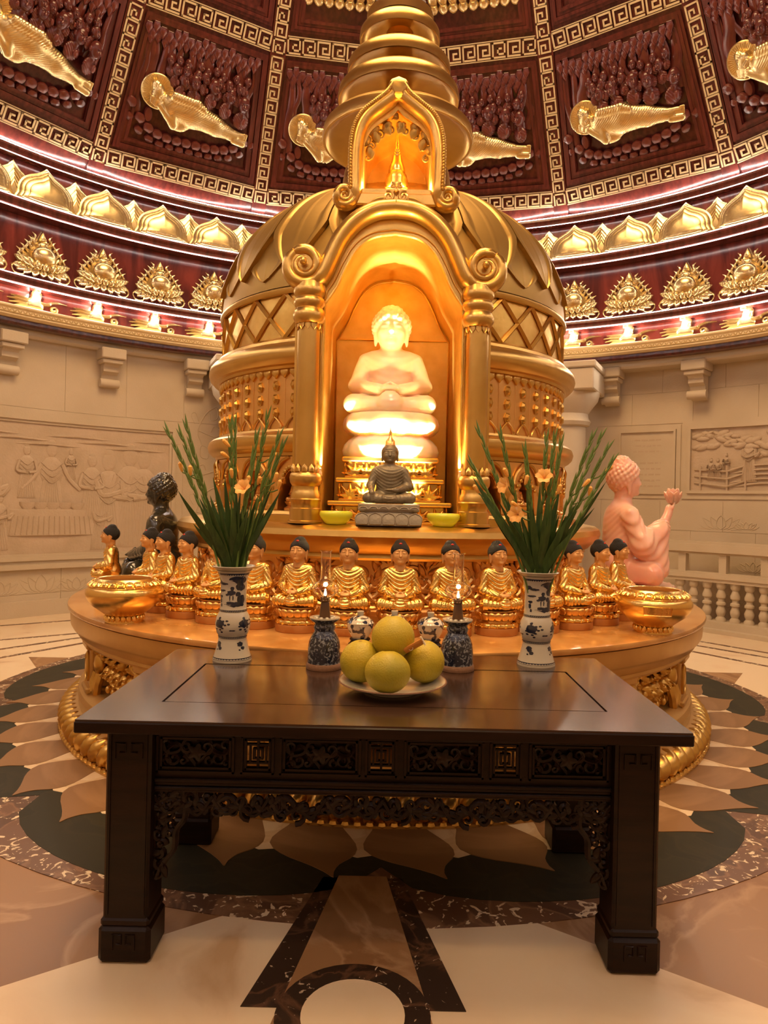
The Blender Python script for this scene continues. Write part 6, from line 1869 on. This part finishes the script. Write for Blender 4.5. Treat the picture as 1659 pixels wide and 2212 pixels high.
# ------------------------------------------------------------------ oil lamps on blue ceramic stands
mat('stand_blue', (0.012, 0.014, 0.026), 0.16, 0, (0.20, 0.21, 0.22), 34.0, coat=0.6, detail=2.0, lo=.53, hi=.60, dist=2.5)
mat('jar_blue', (0.60, 0.54, 0.42), 0.15, 0, (0.02, 0.025, 0.05), 22.0, coat=0.6, detail=1.5, lo=.52, hi=.55, dist=1.0)
def oil_lamp(x, y, label):
    t = thing('oil_lamp', label, 'lamp', T(x, y, ZT))
    MB().lathe([(0, 0), (.076, 0), (.077, .008), (.074, .022), (.070, .026)], 40).build('clay_foot', 'clay_rim', t)
    MB().lathe([(.071, .024), (.070, .04), (.070, .085), (.066, .115), (.056, .14), (.046, .155), (.043, .162), (.046, .168), (.048, .178), (.044, .186), (.042, .192), (.055, .203), (.064, .210), (.066, .215)], 44).build('ceramic_stand', 'stand_blue', t)
    MB().lathe([(.066, .214), (.066, .219), (.060, .219), (.0, .215)], 40).build('dish_rim', 'porcelain', t)
    r_ = MB()
    for i in range(10): r_.ball((.040 * math.cos(i * .63), .040 * math.sin(i * .63), .219), (.009, .009, .005), 8)
    r_.build('dish_flowers', 'porcelain', t)
    MB().lathe([(0, .217), (.025, .217), (.024, .225), (.018, .280), (.016, .284), (.0, .284)], 24).build('oil_font', 'lamp_brown', t)
    bn = MB().lathe([(.015, .283), (.019, .286), (.019, .292), (.011, .294), (.007, .312)], 20)
    for i in range(8): bn.box(-.002, .002, -.0195, -.0165, .286, .307, M=RZ(i * 45))
    bn.build('burner', 'lamp_brown', t)
    MB().lathe([(0, .310), (.005, .314), (.006, .322), (.003, .334), (0, .342)], 12).build('flame', 'flame', t)
    po = [(.020, .300), (.034, .312), (.055, .330), (.060, .345), (.052, .362), (.032, .374), (.024, .384), (.0225, .44), (.0225, .50), (.029, .507)]
    MB().lathe(po + [(r - .0015, z + .0004) for r, z in po[::-1]], 32).build('glass_chimney', 'glass', t)
    lamp('POINT', (x, y, ZT + .36), .25, (1.0, .62, .25), .01, name='oil_lamp_flame_light')
oil_lamp(-.268, 3.075, 'oil lamp on blue ceramic stand beside the fruit, dark green Buddha side')
oil_lamp(.310, 3.10, 'oil lamp on blue ceramic stand beside the fruit, pink Buddha side')
# ------------------------------------------------------------------ lidded jars on dark wooden stands
def jar(x, y, label):
    t = thing('lidded_jar', label, 'jar', T(x, y, .832))
    mb = MB().lathe([(0, .034), (.05, .034), (.053, .028), (.045, .022), (.05, .012), (.058, .006), (.058, 0), (0, 0)], 28)
    mb.build('wooden_stand', 'wood_dark', t)
    MB().lathe([(0, .034), (.040, .034), (.042, .040), (.057, .066), (.066, .092), (.068, .108), (.066, .110)], 32).build('jar_body', 'jar_blue', t)
    l = MB().lathe([(.069, .108), (.070, .112), (.062, .124), (.044, .138), (.020, .146), (.016, .147)], 32).build('jar_lid', 'jar_blue', t)
    MB().lathe([(.015, .145), (.016, .152), (.018, .168), (.016, .170), (0, .170)], 18).build('lid_knob', 'porcelain', l)
jar(-.132, 3.565, 'small blue and white lidded jar by the pomelos, dark green Buddha side')
jar(.222, 3.575, 'small blue and white lidded jar beside the pomelos, on the pink Buddha side')
jar(.040, 3.60, 'small lidded jar hidden behind the topmost pomelo, only its knob showing')
# ------------------------------------------------------------------ plate of pomelos
pc = at(848, 1480, 2.735)
pl = thing('fruit_plate', 'white porcelain plate with brown edge under the pomelos', 'plate', T(pc.x, 2.735, ZT))
MB().lathe([(0, .006), (.10, .006), (.102, 0), (.108, 0), (.112, .008), (.165, .020), (.205, .036), (.207, .039), (.203, .041), (.16, .026), (.11, .014), (0, .012)], 56).build('plate_body', 'porcelain', pl)
MB().lathe([(.2045, .0375), (.2085, .038), (.2065, .0418), (.2025, .0410)], 56).build('plate_edge', 'clay_rim', pl)
def pomelo(c, r, sq, seed, label):
    rn = random.Random(seed)
    a, b = rn.uniform(0, 6), rn.uniform(0, 6)
    t = thing('pomelo', label, 'fruit', T(*c) @ RZ(seed * 67) @ RX(8 * (seed - 1.5)), 'pomelos on the plate')
    mb = MB(); n, m_ = 40, 22; vv = []; ff = []
    for i in range(m_ + 1):
        th = math.pi * i / m_
        for j in range(n):
            ph = 2 * math.pi * j / n
            k = 1 + .014 * math.sin(3 * ph + a) * math.sin(th) + .012 * math.sin(2 * th + b)
            neck = 1 + .05 * max(0, math.cos(th)) ** 3
            dim = 1 - .10 * math.exp(-(th / .16) ** 2)
            vv.append((r * k * math.sin(th) * math.cos(ph), r * k * math.sin(th) * math.sin(ph), r * sq * k * neck * dim * math.cos(th)))
    for i in range(m_):
        for j in range(n): ff.append((i * n + j, (i + 1) * n + j, (i + 1) * n + (j + 1) % n, i * n + (j + 1) % n))
    mb.add(vv, ff).build('peel', 'pomelo', t)
    MB().lathe([(0, r * sq * .985), (.007, r * sq * .98), (.006, r * sq * .955), (.010, r * sq * .93)], 10).build('stem_scar', 'clay_rim', t)
pomelo((.0091, 2.640, .9180), .0845, .92, 0, 'yellow-green pomelo at the front of the plate, below the stacked one')
pomelo((-.0955, 2.765, .928), .081, 1.0, 1, 'yellow pomelo on the plate, on the dark green Buddha side')
pomelo((.1500, 2.782, .928), .081, 1.0, 2, 'yellow-green pomelo on the plate, on the pink Buddha side')
pomelo((.0266, 2.759, 1.0275), .0835, .96, 3, 'pomelo stacked on top of the other three fruits')
a0 = at(893, 1396, 2.70)
tg = thing('folded_banknote', 'rolled orange paper note tucked between the topmost and lower pomelos', 'paper', T(*a0) @ RY(-32) @ RZ(-10) @ S(1.35))
mb = MB(); mb.tube([(-.028, 0, 0), (.032, 0, 0)], .013, 12, flat=(.45, 1)); mb.build('paper_roll', 'paper_orange', tg)
mb = MB(); mb.tube(spiral(-.008, 0, .006, .006, 0, 1, 12, -.0065), .0012, 4); mb.box(.030, .034, -.006, .004, -.012, .014); mb.build('printed_mark', 'paper_cream', tg)
